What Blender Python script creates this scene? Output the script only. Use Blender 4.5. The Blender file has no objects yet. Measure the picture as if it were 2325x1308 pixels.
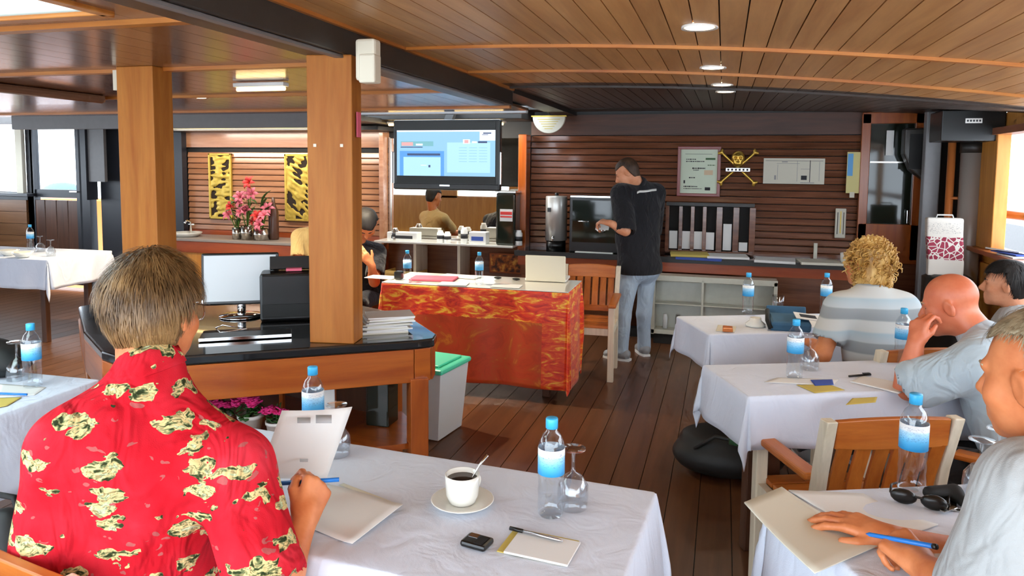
import bpy, bmesh, math, random
import numpy as np
from mathutils import Vector, Matrix
rnd = random.Random(11)
sc = bpy.context.scene
COL = sc.collection
# ------------------------------------------------------------------ camera
IMW, IMH = 2325.0, 1308.0
FPX, PPX, PPY = 1650.0, 1162.5, 516.0
YAW, PITCH, ROLL, CAMH = math.radians(16.2), math.radians(4.7), 0.010, 1.57
fw = np.array([-math.sin(YAW)*math.cos(PITCH), math.cos(YAW)*math.cos(PITCH), -math.sin(PITCH)])
_r0 = np.array([math.cos(YAW), math.sin(YAW), 0.0]); _u0 = np.cross(_r0, fw)
CR = math.cos(ROLL)*_r0 + math.sin(ROLL)*_u0
CU = math.cos(ROLL)*_u0 - math.sin(ROLL)*_r0
CC = np.array([0, 0, CAMH])
cam = bpy.data.cameras.new('camera'); camo = bpy.data.objects.new('camera', cam); COL.objects.link(camo)
m = Matrix(((CR[0], CU[0], -fw[0], 0), (CR[1], CU[1], -fw[1], 0), (CR[2], CU[2], -fw[2], CAMH), (0, 0, 0, 1)))
camo.matrix_world = m
cam.sensor_fit = 'HORIZONTAL'; cam.sensor_width = 36.0; cam.lens = 36.0*FPX/IMW
cam.shift_y = (PPY-IMH/2)/IMW; cam.clip_start = 0.05; cam.clip_end = 200
sc.camera = camo
# ------------------------------------------------------------------ world, exposure
sc.view_settings.view_transform = 'Standard'; sc.view_settings.look = 'None'
sc.view_settings.gamma = 1.0; sc.view_settings.use_curve_mapping = False
sc.view_settings.exposure = 0.84
wd = bpy.data.worlds.new('sky'); sc.world = wd; wd.use_nodes = True
bg = wd.node_tree.nodes['Background']; bg.inputs[0].default_value = (0.79, 0.895, 1.0, 1); bg.inputs[1].default_value = 3.8
sc.cycles.max_bounces = 6; sc.cycles.diffuse_bounces = 3; sc.cycles.glossy_bounces = 3
sc.cycles.use_adaptive_sampling = True; sc.cycles.adaptive_threshold = 0.06; sc.cycles.adaptive_min_samples = 12
sc.cycles.transmission_bounces = 4; sc.cycles.transparent_max_bounces = 12
sc.cycles.caustics_reflective = False; sc.cycles.caustics_refractive = False
sc.cycles.sample_clamp_indirect = 6.0
sc.cycles.use_denoising = True

# pixel -> point helpers (layout was measured on the photograph, then set at real depths)
def ray(x, y): return fw + CR*((x-PPX)/FPX) - CU*((y-PPY)/FPX)
def onz(x, y, z): d = ray(x, y); return CC + d*((z-CAMH)/d[2])
def ony(x, y, Y): d = ray(x, y); return CC + d*(Y/d[1])
def onx(x, y, X): d = ray(x, y); return CC + d*(X/d[0])
def D(x, y, dep): return CC + ray(x, y)*dep

# ------------------------------------------------------------------ materials
def lin(c):
    if isinstance(c, str):
        c = [int(c[i:i+2], 16)/255 for i in (0, 2, 4)]
    return tuple((v/12.92 if v <= .04045 else ((v+.055)/1.055)**2.4) for v in c[:3]) + (1.0,)
MATS = {}
class NT:
    def __init__(s, name):
        s.m = bpy.data.materials.new(name); s.m.use_nodes = True
        s.t = s.m.node_tree; s.b = s.t.nodes['Principled BSDF']; MATS[name] = s.m
    def n(s, ty, **kw):
        nd = s.t.nodes.new(ty)
        for k, v in kw.items():
            if k.startswith('i_'):
                key = k[2:]
                nd.inputs[int(key) if key.isdigit() else key].default_value = v
            else: setattr(nd, k, v)
        return nd
    def l(s, a, b): s.t.links.new(a, b)
    def math(s, op, a, b=None, clamp=False):
        nd = s.t.nodes.new('ShaderNodeMath'); nd.operation = op; nd.use_clamp = clamp
        for i, v in enumerate((a, b)):
            if v is None: continue
            if isinstance(v, (int, float)): nd.inputs[i].default_value = v
            else: s.l(v, nd.inputs[i])
        return nd.outputs[0]
    def mix(s, f, a, b):
        nd = s.t.nodes.new('ShaderNodeMix'); nd.data_type = 'RGBA'
        for i, v in ((0, f), (6, a), (7, b)):
            if isinstance(v, (int, float)): nd.inputs[i].default_value = v
            elif isinstance(v, tuple): nd.inputs[i].default_value = v
            else: s.l(v, nd.inputs[i])
        return nd.outputs[2]
    def coord(s, scale=(1, 1, 1), rot=(0, 0, 0), kind='Object', rndoff=False):
        tc = s.n('ShaderNodeTexCoord'); mp = s.n('ShaderNodeMapping')
        mp.inputs['Scale'].default_value = scale; mp.inputs['Rotation'].default_value = rot
        s.l(tc.outputs[kind], mp.inputs['Vector'])
        if rndoff:
            oi = s.n('ShaderNodeObjectInfo'); s.l(s.math('MULTIPLY', oi.outputs['Random'], 37.0), mp.inputs['Location'])
        return mp.outputs[0]
    def noise(s, vec, scale=5, detail=3, rough=.5, dist=0):
        nd = s.n('ShaderNodeTexNoise'); nd.inputs['Scale'].default_value = scale; nd.inputs['Detail'].default_value = detail
        nd.inputs['Roughness'].default_value = rough; nd.inputs['Distortion'].default_value = dist
        s.l(vec, nd.inputs['Vector']); return nd.outputs['Fac']
    def ramp(s, f, stops, interp='LINEAR'):
        nd = s.n('ShaderNodeValToRGB'); cr = nd.color_ramp; cr.interpolation = interp
        while len(cr.elements) < len(stops): cr.elements.new(0.5)
        for e, (p, c) in zip(cr.elements, stops):
            e.position = p; e.color = lin(c) if isinstance(c, str) else c
        s.l(f, nd.inputs[0]); return nd.outputs[0]
    def bump(s, h, strength=.3, dist=.002):
        nd = s.n('ShaderNodeBump'); nd.inputs['Strength'].default_value = strength; nd.inputs['Distance'].default_value = dist
        s.l(h, nd.inputs['Height']); s.l(nd.outputs[0], s.b.inputs['Normal'])
    def set(s, **kw):
        for k, v in kw.items(): s.b.inputs[k.replace('_', ' ')].default_value = v
        return s
    def color(s, c):
        if isinstance(c, tuple): s.b.inputs['Base Color'].default_value = c
        else: s.l(c, s.b.inputs['Base Color'])

def plain(name, c, rough=.5, metal=0.0, spec=.5, coat=0.0, var=0.0, vscale=20):
    t = NT(name); t.set(Roughness=rough, Metallic=metal, Coat_Weight=coat); t.b.inputs['Specular IOR Level'].default_value = spec
    c = lin(c)
    if var:
        f = t.noise(t.coord(), vscale, 3)
        t.color(t.mix(f, tuple(v*(1-var) for v in c[:3])+(1,), tuple(min(1, v*(1+var)) for v in c[:3])+(1,)))
    else: t.color(c)
    return t.m
def wood(name, c1, c2, axis='y', rough=.35, grain=9, coat=0.0, var=.25, bump=.15, spec=.5):
    t = NT(name); t.set(Roughness=rough, Coat_Weight=coat, Coat_Roughness=.15); t.b.inputs['Specular IOR Level'].default_value = spec
    s = {'x': (.6, grain, grain), 'y': (grain, .6, grain), 'z': (grain, grain, .6)}[axis]
    v = t.coord(s, rndoff=True)
    f = t.noise(v, 2.0, 5, .6, .6); g = t.noise(v, 9.0, 3, .6)
    c = t.ramp(f, [(.28, c1), (.72, c2)])
    oi = t.n('ShaderNodeObjectInfo')
    hsv = t.n('ShaderNodeHueSaturation')
    t.l(t.math('ADD', t.math('MULTIPLY', t.math('SUBTRACT', oi.outputs['Random'], .5), var), t.math('MULTIPLY_ADD', g, .25) if False else t.math('ADD', t.math('MULTIPLY', g, .3), .85)), hsv.inputs['Value'])
    t.l(c, hsv.inputs['Color']); t.color(hsv.outputs[0])
    if bump: t.bump(g, bump, .001)
    return t.m
def emit(name, c, s, base='000000'):
    t = NT(name); t.color(lin(base)); t.b.inputs['Emission Color'].default_value = lin(c); t.b.inputs['Emission Strength'].default_value = s
    t.m.cycles.emission_sampling = 'NONE'; return t.m
def glassy(name, c='FFFFFF', rough=.02, ior=1.33, trans=1.0):
    t = NT(name); t.color(lin(c)); t.set(Roughness=rough, IOR=ior, Transmission_Weight=trans); return t.m
def thin(name, tint='FFFFFF', edge=.75, base=.06, rough=.02, gcol='FFFFFF'):
    t = NT(name); t.t.nodes.remove(t.b); out = t.t.nodes['Material Output']
    tr = t.n('ShaderNodeBsdfTransparent'); tr.inputs[0].default_value = lin(tint); gl = t.n('ShaderNodeBsdfGlossy'); gl.inputs['Roughness'].default_value = rough; gl.inputs['Color'].default_value = lin(gcol)
    lw = t.n('ShaderNodeLayerWeight'); lw.inputs['Blend'].default_value = .3; mx = t.n('ShaderNodeMixShader')
    t.l(t.math('ADD', t.math('MULTIPLY', t.math('POWER', lw.outputs['Facing'], 2.2), edge), base), mx.inputs[0]); t.l(tr.outputs[0], mx.inputs[1]); t.l(gl.outputs[0], mx.inputs[2]); t.l(mx.outputs[0], out.inputs[0]); return t.m
def skin(name, c, c2, rough=.5):
    t = NT(name); t.set(Roughness=rough, Subsurface_Weight=.0)
    t.b.inputs['Subsurface Radius'].default_value = (1, .35, .2)
    f = t.noise(t.coord(), 14, 4, .6); t.color(t.mix(t.ramp(f, [(.35, (0,0,0,1)), (.7, (1,1,1,1))]), lin(c), lin(c2)))
    t.bump(t.noise(t.coord(), 140, 2), .12, .001); return t.m
def fabric(name, c, c2=None, rough=.85, weave=500, fold=.022):
    t = NT(name); t.set(Roughness=rough, Sheen_Weight=.15); t.b.inputs['Specular IOR Level'].default_value = .2
    f = t.noise(t.coord(), 6, 4); t.color(t.mix(f, lin(c), lin(c2 or c)))
    h = t.math('ADD', t.math('MULTIPLY', t.noise(t.coord((1, 1, .55), (.3, .2, .5)), 11, 2, .5, 1.4), fold), t.math('MULTIPLY', t.noise(t.coord(), weave, 1), .0004)); t.bump(h, 1.0, 1.0); return t.m

# ------------------------------------------------------------------ object helpers
def tag(o, label=None, cat=None, group=None, kind=None):
    if label: o['label'] = label
    if cat: o['category'] = cat
    if group: o['group'] = group
    if kind: o['kind'] = kind
    return o
def empty(name, loc=(0, 0, 0), rz=0, label=None, cat=None, group=None, kind=None):
    o = bpy.data.objects.new(name, None); COL.objects.link(o); o.empty_display_size = .05
    o.location = loc; o.rotation_euler = (0, 0, rz); return tag(o, label, cat, group, kind)
def copy_tree(o, parent=None):
    c = o.copy(); COL.objects.link(c); c.parent = parent
    for ch in list(o.children): copy_tree(ch, c)
    return c
def rot2(x, y, a): return x*math.cos(a)-y*math.sin(a), x*math.sin(a)+y*math.cos(a)
class MB:
    def __init__(s): s.v = []; s.f = []
    def add(s, vs, fs):
        o = len(s.v); s.v += [tuple(float(q) for q in p) for p in vs]; s.f += [tuple(i+o for i in f) for f in fs]; return s
    def box(s, c, d, rz=0, rx=0, ry=0):
        M = Matrix.Rotation(rz, 3, 'Z') @ Matrix.Rotation(ry, 3, 'Y') @ Matrix.Rotation(rx, 3, 'X')
        vs = [tuple(Vector(c) + M @ Vector((sx*d[0]/2, sy*d[1]/2, sz*d[2]/2))) for sz in (-1, 1) for sy in (-1, 1) for sx in (-1, 1)]
        return s.add(vs, [(0, 2, 3, 1), (4, 5, 7, 6), (0, 1, 5, 4), (2, 6, 7, 3), (0, 4, 6, 2), (1, 3, 7, 5)])
    def bar(s, a, b, w, h, up=(0, 0, 1)):
        a, b = Vector(a), Vector(b); d = (b-a).normalized(); x = d.cross(Vector(up))
        if x.length < 1e-4: x = d.cross(Vector((1, 0, 0)))
        x.normalize(); z = x.cross(d)
        vs = [p + x*sx*w/2 + z*sz*h/2 for p in (a, b) for sz in (-1, 1) for sx in (-1, 1)]
        return s.add(vs, [(0, 1, 3, 2), (4, 6, 7, 5), (0, 4, 5, 1), (2, 3, 7, 6), (0, 2, 6, 4), (1, 5, 7, 3)])
    def prism(s, poly, z0, z1):
        n = len(poly); vs = [(x, y, z0) for x, y in poly] + [(x, y, z1) for x, y in poly]
        return s.add(vs, [tuple(range(n))[::-1], tuple(range(n, 2*n))] + [(i, (i+1) % n, n+(i+1) % n, n+i) for i in range(n)])
    def extr(s, poly3, vec):
        n = len(poly3); vs = [tuple(p) for p in poly3] + [tuple(p[i]+vec[i] for i in range(3)) for p in poly3]
        return s.add(vs, [tuple(range(n))[::-1], tuple(range(n, 2*n))] + [(i, (i+1) % n, n+(i+1) % n, n+i) for i in range(n)])
    def tube(s, pts, r, n=8, caps=True):
        pts = [Vector(p) for p in pts]; k = len(pts); rs = r if isinstance(r, (list, tuple)) else [r]*k
        up = Vector((0, 0, 1)); vs = []; px = None
        for i, p in enumerate(pts):
            d = (pts[min(i+1, k-1)] - pts[max(i-1, 0)]).normalized()
            x = (px - d*px.dot(d)) if px else d.cross(up)
            if x.length < 1e-4: x = d.cross(Vector((1, 0, 0)))
            x.normalize(); y = d.cross(x); px = x
            vs += [p + (x*math.cos(2*math.pi*j/n) + y*math.sin(2*math.pi*j/n))*rs[i] for j in range(n)]
        fs = [(i*n+j, i*n+(j+1) % n, (i+1)*n+(j+1) % n, (i+1)*n+j) for i in range(k-1) for j in range(n)]
        if caps: fs += [tuple(range(n))[::-1], tuple(range((k-1)*n, k*n))]
        return s.add(vs, fs)
    def lathe(s, prof, n=24, c=(0, 0, 0), ax='z', a0=0, a1=2*math.pi):
        full = abs(a1-a0-2*math.pi) < 1e-6; nn = n if full else n+1; vs = []; k = len(prof)
        for r, z in prof:
            for j in range(nn):
                a = a0+(a1-a0)*j/n; x, y = r*math.cos(a), r*math.sin(a)
                p = {'z': (x, y, z), 'y': (x, z, y), 'x': (z, x, y)}[ax]
                vs.append((p[0]+c[0], p[1]+c[1], p[2]+c[2]))
        fs = []
        for i in range(k-1):
            for j in range(n if full else n):
                j2 = (j+1) % nn
                q = (i*nn+j, i*nn+j2, (i+1)*nn+j2, (i+1)*nn+j)
                fs.append(q)
        return s.add(vs, fs)
    def sphere(s, c, r, nu=12, nv=8, R=None):
        rr = r if isinstance(r, (tuple, list)) else (r, r, r); vs = []; fs = []
        for i in range(nv+1):
            t = math.pi*i/nv
            for j in range(nu):
                a = 2*math.pi*j/nu; q = Vector((rr[0]*math.sin(t)*math.cos(a), rr[1]*math.sin(t)*math.sin(a), rr[2]*math.cos(t)))
                if R is not None: q = R @ q
                vs.append((c[0]+q[0], c[1]+q[1], c[2]+q[2]))
        for i in range(nv):
            for j in range(nu): fs.append((i*nu+j, (i+1)*nu+j, (i+1)*nu+(j+1) % nu, i*nu+(j+1) % nu))
        return s.add(vs, fs)
    def mesh(s, name, mat, smooth=False):
        me = bpy.data.meshes.new(name); me.from_pydata(s.v, [], s.f); me.validate(verbose=False)
        bm = bmesh.new(); bm.from_mesh(me)
        bmesh.ops.remove_doubles(bm, verts=bm.verts, dist=1e-6)
        bmesh.ops.recalc_face_normals(bm, faces=bm.faces); bm.to_mesh(me); bm.free()
        if mat: me.materials.append(MATS[mat] if isinstance(mat, str) else mat)
        if smooth:
            me.polygons.foreach_set('use_smooth', [True]*len(me.polygons))
        return me
    def build(s, name, mat, parent=None, smooth=False, bevel=0, loc=None, rz=0, solid=0, angle=None):
        me = s.mesh(name, mat, smooth); o = bpy.data.objects.new(name, me); COL.objects.link(o)
        if parent: o.parent = parent
        if loc is not None: o.location = loc
        o.rotation_euler = (0, 0, rz)
        if solid:
            md = o.modifiers.new('solid', 'SOLIDIFY'); md.thickness = solid; md.offset = 0
        if bevel:
            md = o.modifiers.new('bevel', 'BEVEL'); md.width = bevel; md.segments = 2; md.limit_method = 'ANGLE'; md.angle_limit = math.radians(40)
        return o
def npmesh(name, V, F, mat, parent=None, loc=None, smooth=True):
    me = bpy.data.meshes.new(name); V = np.asarray(V, np.float32)
    me.vertices.add(len(V)); me.vertices.foreach_set('co', V.ravel())
    F = np.asarray(F, np.int32); k = F.shape[1]
    me.loops.add(F.size); me.loops.foreach_set('vertex_index', F.ravel())
    me.polygons.add(len(F)); me.polygons.foreach_set('loop_start', np.arange(0, F.size, k, dtype=np.int32))
    me.update(calc_edges=True)
    if smooth: me.polygons.foreach_set('use_smooth', np.ones(len(F), bool))
    if mat: me.materials.append(MATS[mat] if isinstance(mat, str) else mat)
    o = bpy.data.objects.new(name, me); COL.objects.link(o)
    if parent: o.parent = parent
    if loc is not None: o.location = loc
    return o
def boxo(name, c, d, mat, parent=None, rz=0, bevel=0, **k):
    return MB().box((0, 0, 0), d, **k).build(name, mat, parent, bevel=bevel, loc=c, rz=rz)

# ------------------------------------------------------------------ implicit surfaces for bodies
class SDF:
    def __init__(s, res=.006): s.res = res; s.p = []; s.post = []
    def cap(s, a, b, ra, rb=None, k=.015, op='u'):
        s.p.append(('c', np.array(a, float), np.array(b, float), ra, ra if rb is None else rb, k, op)); return s
    def ell(s, c, r, R=None, k=.015, op='u'):
        s.p.append(('e', np.array(c, float), np.array(r, float), np.eye(3) if R is None else np.array(R, float), 0, k, op)); return s
    def bb(s, p):
        if p[0] == 'c':
            r = max(p[3], p[4]); return np.minimum(p[1], p[2])-r, np.maximum(p[1], p[2])+r
        e = np.sqrt(((p[3]*p[2][None, :])**2).sum(1)); return p[1]-e, p[1]+e
    def run(s):
        h = s.res; bbs = [s.bb(p) for p in s.p]; us = [b for b, p in zip(bbs, s.p) if p[6] == 'u']
        lo = np.min([b[0] for b in us], 0)-4*h; hi = np.max([b[1] for b in us], 0)+4*h
        n = np.ceil((hi-lo)/h).astype(int)+1
        F = np.full(tuple(n), .2, np.float32)
        ax = [lo[i]+h*np.arange(n[i]) for i in range(3)]
        for p, b in zip(s.p, bbs):
            k = p[5]; mg = k+3*h
            i0 = np.clip(np.floor((b[0]-mg-lo)/h).astype(int), 0, n); i1 = np.clip(np.ceil((b[1]+mg-lo)/h).astype(int)+1, 0, n)
            if (i1 <= i0).any(): continue
            sl = tuple(slice(i0[i], i1[i]) for i in range(3))
            X = ax[0][sl[0]][:, None, None]; Y = ax[1][sl[1]][None, :, None]; Z = ax[2][sl[2]][None, None, :]
            if p[0] == 'c':
                a, bb_, ra, rb = p[1], p[2], p[3], p[4]; ba = bb_-a; L2 = max(ba@ba, 1e-12)
                t = np.clip(((X-a[0])*ba[0]+(Y-a[1])*ba[1]+(Z-a[2])*ba[2])/L2, 0, 1)
                d = np.sqrt((X-a[0]-ba[0]*t)**2+(Y-a[1]-ba[1]*t)**2+(Z-a[2]-ba[2]*t)**2)-(ra+(rb-ra)*t)
            else:
                c, r, R = p[1], p[2], p[3]
                q = [(X-c[0])*R[0, i]+(Y-c[1])*R[1, i]+(Z-c[2])*R[2, i] for i in range(3)]
                k0 = np.sqrt(sum((q[i]/r[i])**2 for i in range(3))); k1 = np.sqrt(sum((q[i]/r[i]**2)**2 for i in range(3)))
                d = k0*(k0-1)/np.maximum(k1, 1e-6)
                d = np.where(k0 < 1e-4, -r.min(), d)
            f = F[sl]
            if p[6] == 'u':
                hh = np.maximum(k-np.abs(f-d), 0)/max(k, 1e-6); F[sl] = np.minimum(f, d)-hh*hh*k*.25
            else:
                d = -d; hh = np.maximum(k-np.abs(f-d), 0)/max(k, 1e-6); F[sl] = np.maximum(f, d)+hh*hh*k*.25
        for fn in s.post:
            X, Y, Z = np.meshgrid(*ax, indexing='ij', sparse=True); F = fn(X, Y, Z, F).astype(np.float32)
        return surfnets(F, lo, h)
def surfnets(F, lo, h):
    S = F < 0; nx, ny, nz = F.shape
    c = np.zeros((nx-1, ny-1, nz-1), np.int8)
    for i in (0, 1):
        for j in (0, 1):
            for k in (0, 1): c += S[i:nx-1+i, j:ny-1+j, k:nz-1+k]
    I, J, K = np.nonzero((c > 0) & (c < 8)); N = len(I)
    idx = np.full(c.shape, -1, np.int32); idx[I, J, K] = np.arange(N)
    acc = np.zeros((N, 3)); cnt = np.zeros(N)
    cor = [(i, j, k) for i in (0, 1) for j in (0, 1) for k in (0, 1)]
    val = {q: F[I+q[0], J+q[1], K+q[2]] for q in cor}
    for q in cor:
        for a in range(3):
            if q[a]: continue
            q2 = tuple(q[b]+(1 if b == a else 0) for b in range(3)); f0, f1 = val[q], val[q2]
            mk = (f0 < 0) != (f1 < 0); t = np.where(mk, f0/np.where(mk, f0-f1, 1), 0)
            pt = np.tile(np.array(q, float), (N, 1)); pt[:, a] += t
            acc += pt*mk[:, None]; cnt += mk
    V = np.stack([I, J, K], 1)+acc/cnt[:, None]; V = lo+V*h
    Q = []
    for a in range(3):
        b, d = (a+1) % 3, (a+2) % 3
        s0 = [slice(0, F.shape[i]-1) if i == a else slice(1, F.shape[i]-1) for i in range(3)]
        s1 = list(s0); s1[a] = slice(1, F.shape[a])
        A, B = S[tuple(s0)], S[tuple(s1)]
        P = np.stack(np.nonzero(A != B), 1)
        if not len(P): continue
        fl = A[P[:, 0], P[:, 1], P[:, 2]]
        P[:, b] += 1; P[:, d] += 1
        def g(ob, od):
            R_ = P.copy(); R_[:, b] -= ob; R_[:, d] -= od; return idx[R_[:, 0], R_[:, 1], R_[:, 2]]
        q = np.stack([g(1, 1), g(0, 1), g(0, 0), g(1, 0)], 1)
        q[~fl] = q[~fl][:, ::-1]; Q.append(q)
    return V, np.concatenate(Q)
def wob(P, seed=0, f=6.0, n=6):
    r = np.random.RandomState(seed); out = 0
    for _ in range(n):
        d = r.normal(size=3); d *= f*(.6+r.rand())/np.linalg.norm(d); out = out+np.sin(P[0]*d[0]+P[1]*d[1]+P[2]*d[2]+r.rand()*6.28)
    return out/n
def unit(v): v = np.array(v, float); return v/np.linalg.norm(v)
# ------------------------------------------------------------------ material library
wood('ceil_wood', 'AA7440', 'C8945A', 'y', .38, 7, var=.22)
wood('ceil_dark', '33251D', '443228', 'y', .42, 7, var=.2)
wood('ceil_left', '6A4835', '86614A', 'y', .2, 6, var=.12)
wood('batten', 'A85A1E', 'D08A3E', 'x', .35, 8)
wood('batten_y', 'A85A1E', 'C97F3A', 'y', .35, 8)
wood('slat_dark', '5A3320', '86543A', 'x', .20, 9, coat=.4, var=.3)
wood('slat_left', '94603F', 'B58260', 'x', .22, 8, coat=.4, var=.2)
wood('pillar_wood', '985418', 'B47230', 'z', .5, 7, var=.15, spec=.25)
wood('bar_wood', '8F3D0C', 'B4611F', 'x', .3, 8, coat=.3)
wood('bar_wood_z', '8A3A0C', 'AE5A1C', 'z', .3, 8, coat=.3)
wood('teak', 'A04E12', 'C8762E', 'z', .38, 8)
wood('teak_x', 'A04E12', 'C8762E', 'x', .38, 8)
wood('teak_y', 'A04E12', 'C8762E', 'y', .38, 8)
wood('crate_wood', 'B0853E', 'D8B86A', 'x', .5, 8)
wood('counter_wood', '8A3A18', 'A85024', 'x', .3, 7)
wood('panel_wood', 'C07A2A', 'DD9C48', 'z', .4, 6)
wood('rail_wood', '8A4420', 'AA6434', 'y', .35, 8)
wood('floor_wood', '4A2C19', '664229', 'y', .33, 7, var=.35, coat=.0)
wood('door_wood', '3E2418', '5C3A28', 'z', .35, 8)
wood('left_wall_wood', '5E3E26', '7A5536', 'x', .4, 7)
wood('pale_wood', 'C9BBA0', 'E6DCC8', 'z', .5, 8)
wood('rail_dark', '3A2015', '55301F', 'x', .5, 8)
plain('black_paint', '2A2826', .42, var=.15)
plain('beam_paint', '35302C', .38, var=.2)
plain('navy_paint', '23262E', .4)
plain('grey_paint', '8A8A8C', .45, var=.1)
plain('fascia_grey', '6E6C6C', .45, var=.1)
plain('cream_plastic', 'E2DAC4', .45)
plain('black_stone', '17191B', .12, coat=.5, var=.4, vscale=60)
plain('steel', 'C8C6C0', .22, 1.0)
plain('urn_steel', 'D4D2CC', .32, .55)
plain('chrome', 'DADADA', .08, 1.0)
plain('black_plastic', '121212', .3)
plain('black_matte', '101010', .7)
plain('white_paint', 'EFECE6', .5)
plain('white_plastic', 'EAEAE6', .35)
plain('paper', 'E4E3E0', .8, spec=.2)
plain('paper_cream', 'DAD5C4', .8, spec=.2)
plain('paper_yellow', 'CDB862', .8, spec=.2)
plain('paper_pink', 'D8667A', .8, spec=.2)
plain('print_grey', 'B4B4B6', .8)
plain('ink', '2E2E33', .8)
plain('ink_blue', '3A55A8', .7)
plain('gold', 'C9A24A', .3, .85, var=.3)
plain('gold_paint', 'C8A948', .4, .45, var=.3)
plain('silver', 'BFC0C4', .25, .9)
plain('mirror', 'E8E4DC', .015, 1.0)
plain('copper', 'C8743A', .3, .2)
plain('metal_grey', '9A9088', .35, .1)
plain('china', 'E8E7DE', .15, coat=.5)
plain('china_rim', 'DAD8B4', .2, coat=.4)
plain('coffee', '3A2718', .1)
plain('leaf', '2E5A22', .45, var=.4)
plain('leaf_light', '5C8A34', .45, var=.3)
plain('petal_pink', 'E8788A', .6, var=.2)
plain('petal_red', 'E03A34', .6, var=.2)
plain('petal_hot', 'F0348C', .6, var=.15)
plain('soil', '2A1C12', .9)
plain('pot_white', 'E6E6DE', .4, var=.1)
plain('bag_black', '171818', .6, var=.3)
plain('bag_blue', '35607E', .7, var=.2)
plain('cap_blue', '3FB4EC', .35)
plain('pen_blue', '1F78D0', .3)
plain('grey_screen', 'C4C6C8', .25)
plain('orange_plastic', 'E0581E', .4)
plain('lid_green', '4FD9B0', .35)
thin('clear_glass', 'F4F6F8', .8, .08); thin('bottle_water', 'F4F8FB', .75, .09, .04)
glassy('tub_plastic', 'EDF2F5', .4, 1.2, .22)
thin('window_glass', 'FDFEFF', .4, .02)
t = NT('cabinet_glass'); t.color(lin('20261F')); t.set(Roughness=.06, Coat_Weight=.1); t.b.inputs['Specular IOR Level'].default_value = .5
t = NT('skylight_pane'); t.t.nodes.remove(t.b); tl_ = t.n('ShaderNodeBsdfTranslucent'); tl_.inputs[0].default_value = lin('EAF6EC'); t.l(tl_.outputs[0], t.t.nodes['Material Output'].inputs[0])
t = NT('frosted'); t.color(lin('F0F8F0')); t.set(Roughness=.6, IOR=1.2, Transmission_Weight=1.0)
emit('lamp_glow', 'FFE2B0', 14.0); emit('lamp_warm', 'FFD890', 5.0)

# ------------------------------------------------------------------ floor
XL, XR, YB, YN = -9.2, 1.98, 7.2, -1.4
fl = boxo('floor', ((XL+XR)/2, (YB+YN)/2, -.045), (XR-XL, YB-YN, .05), 'black_matte'); tag(fl, kind='structure')
bw = .145; me = None; n = int((XR-XL)/bw)
for i in range(n):
    if me is None: me = MB().box((0, 0, 0), (bw-.004, YB-YN, .018)).mesh('floor_board', 'floor_wood')
    o = bpy.data.objects.new('floor_board', me); COL.objects.link(o); o.parent = fl
    o.location = (XL+bw*(i+.5)-fl.location.x, 0, .036)
# ------------------------------------------------------------------ ceiling, starboard half (cambered boards running fore and aft)
def ceil_z(X, Y):
    a = .0237 if Y < 4.2 else .0237+(.006-.0237)*min(1, (Y-4.2)/2.6)
    b = 2.115 + (0 if Y < 4.2 else .02*min(1, (Y-4.2)/2.6))
    return b - a*(X+1.45)**2
YC = [YN, 0, 1.0, 2.0, 3.1, 3.97, 4.6, 5.4, 6.2, 7.2]
def strip(x0, x1, ys, zf, th):
    mb = MB(); vs = []
    for y in ys:
        vs += [(x0, y, zf(x0, y)), (x1, y, zf(x1, y)), (x1, y, zf(x1, y)+th), (x0, y, zf(x0, y)+th)]
    fs = [(0, 1, 2, 3)]
    for i in range(len(ys)-1):
        for j in range(4): fs.append((i*4+j, i*4+(j+1) % 4, (i+1)*4+(j+1) % 4, (i+1)*4+j))
    k = (len(ys)-1)*4; fs.append((k, k+1, k+2, k+3)); return mb.add(vs, fs)
mb = MB()
for xa in np.linspace(-1.45, XR, 13)[:-1]: 
    q = strip(xa, xa+(XR+1.45)/12, YC, lambda x, y: ceil_z(x, y)+.022, .02); mb.add(q.v, q.f)
ce = mb.build('ceiling', 'black_matte'); tag(ce, kind='structure')
pw = .088; x = -1.44
while x < XR-.02:
    x1 = min(x+pw, XR)
    strip(x+.0022, x1-.0022, [v for v in YC if v <= 4.6], ceil_z, .015).build('ceiling_board', 'ceil_wood', ce)
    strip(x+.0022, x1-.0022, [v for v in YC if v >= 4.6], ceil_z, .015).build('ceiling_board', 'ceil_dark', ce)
    x = x1
for Y in (3.13, 3.97, 4.81):
    xs = np.linspace(-1.42, XR, 14); mb = MB(); vs = []
    for X in xs:
        z = ceil_z(X, Y); vs += [(X, Y-.016, z-.013), (X, Y+.016, z-.013), (X, Y+.016, z+.004), (X, Y-.016, z+.004)]
    fs = [(0, 1, 2, 3), (52, 53, 54, 55)] + [(i*4+j, i*4+(j+1) % 4, i*4+4+(j+1) % 4, i*4+4+j) for i in range(13) for j in range(4)]
    mb.add(vs, fs).build('ceiling_batten', 'batten' if Y < 4.5 else 'ceil_dark', ce)
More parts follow.
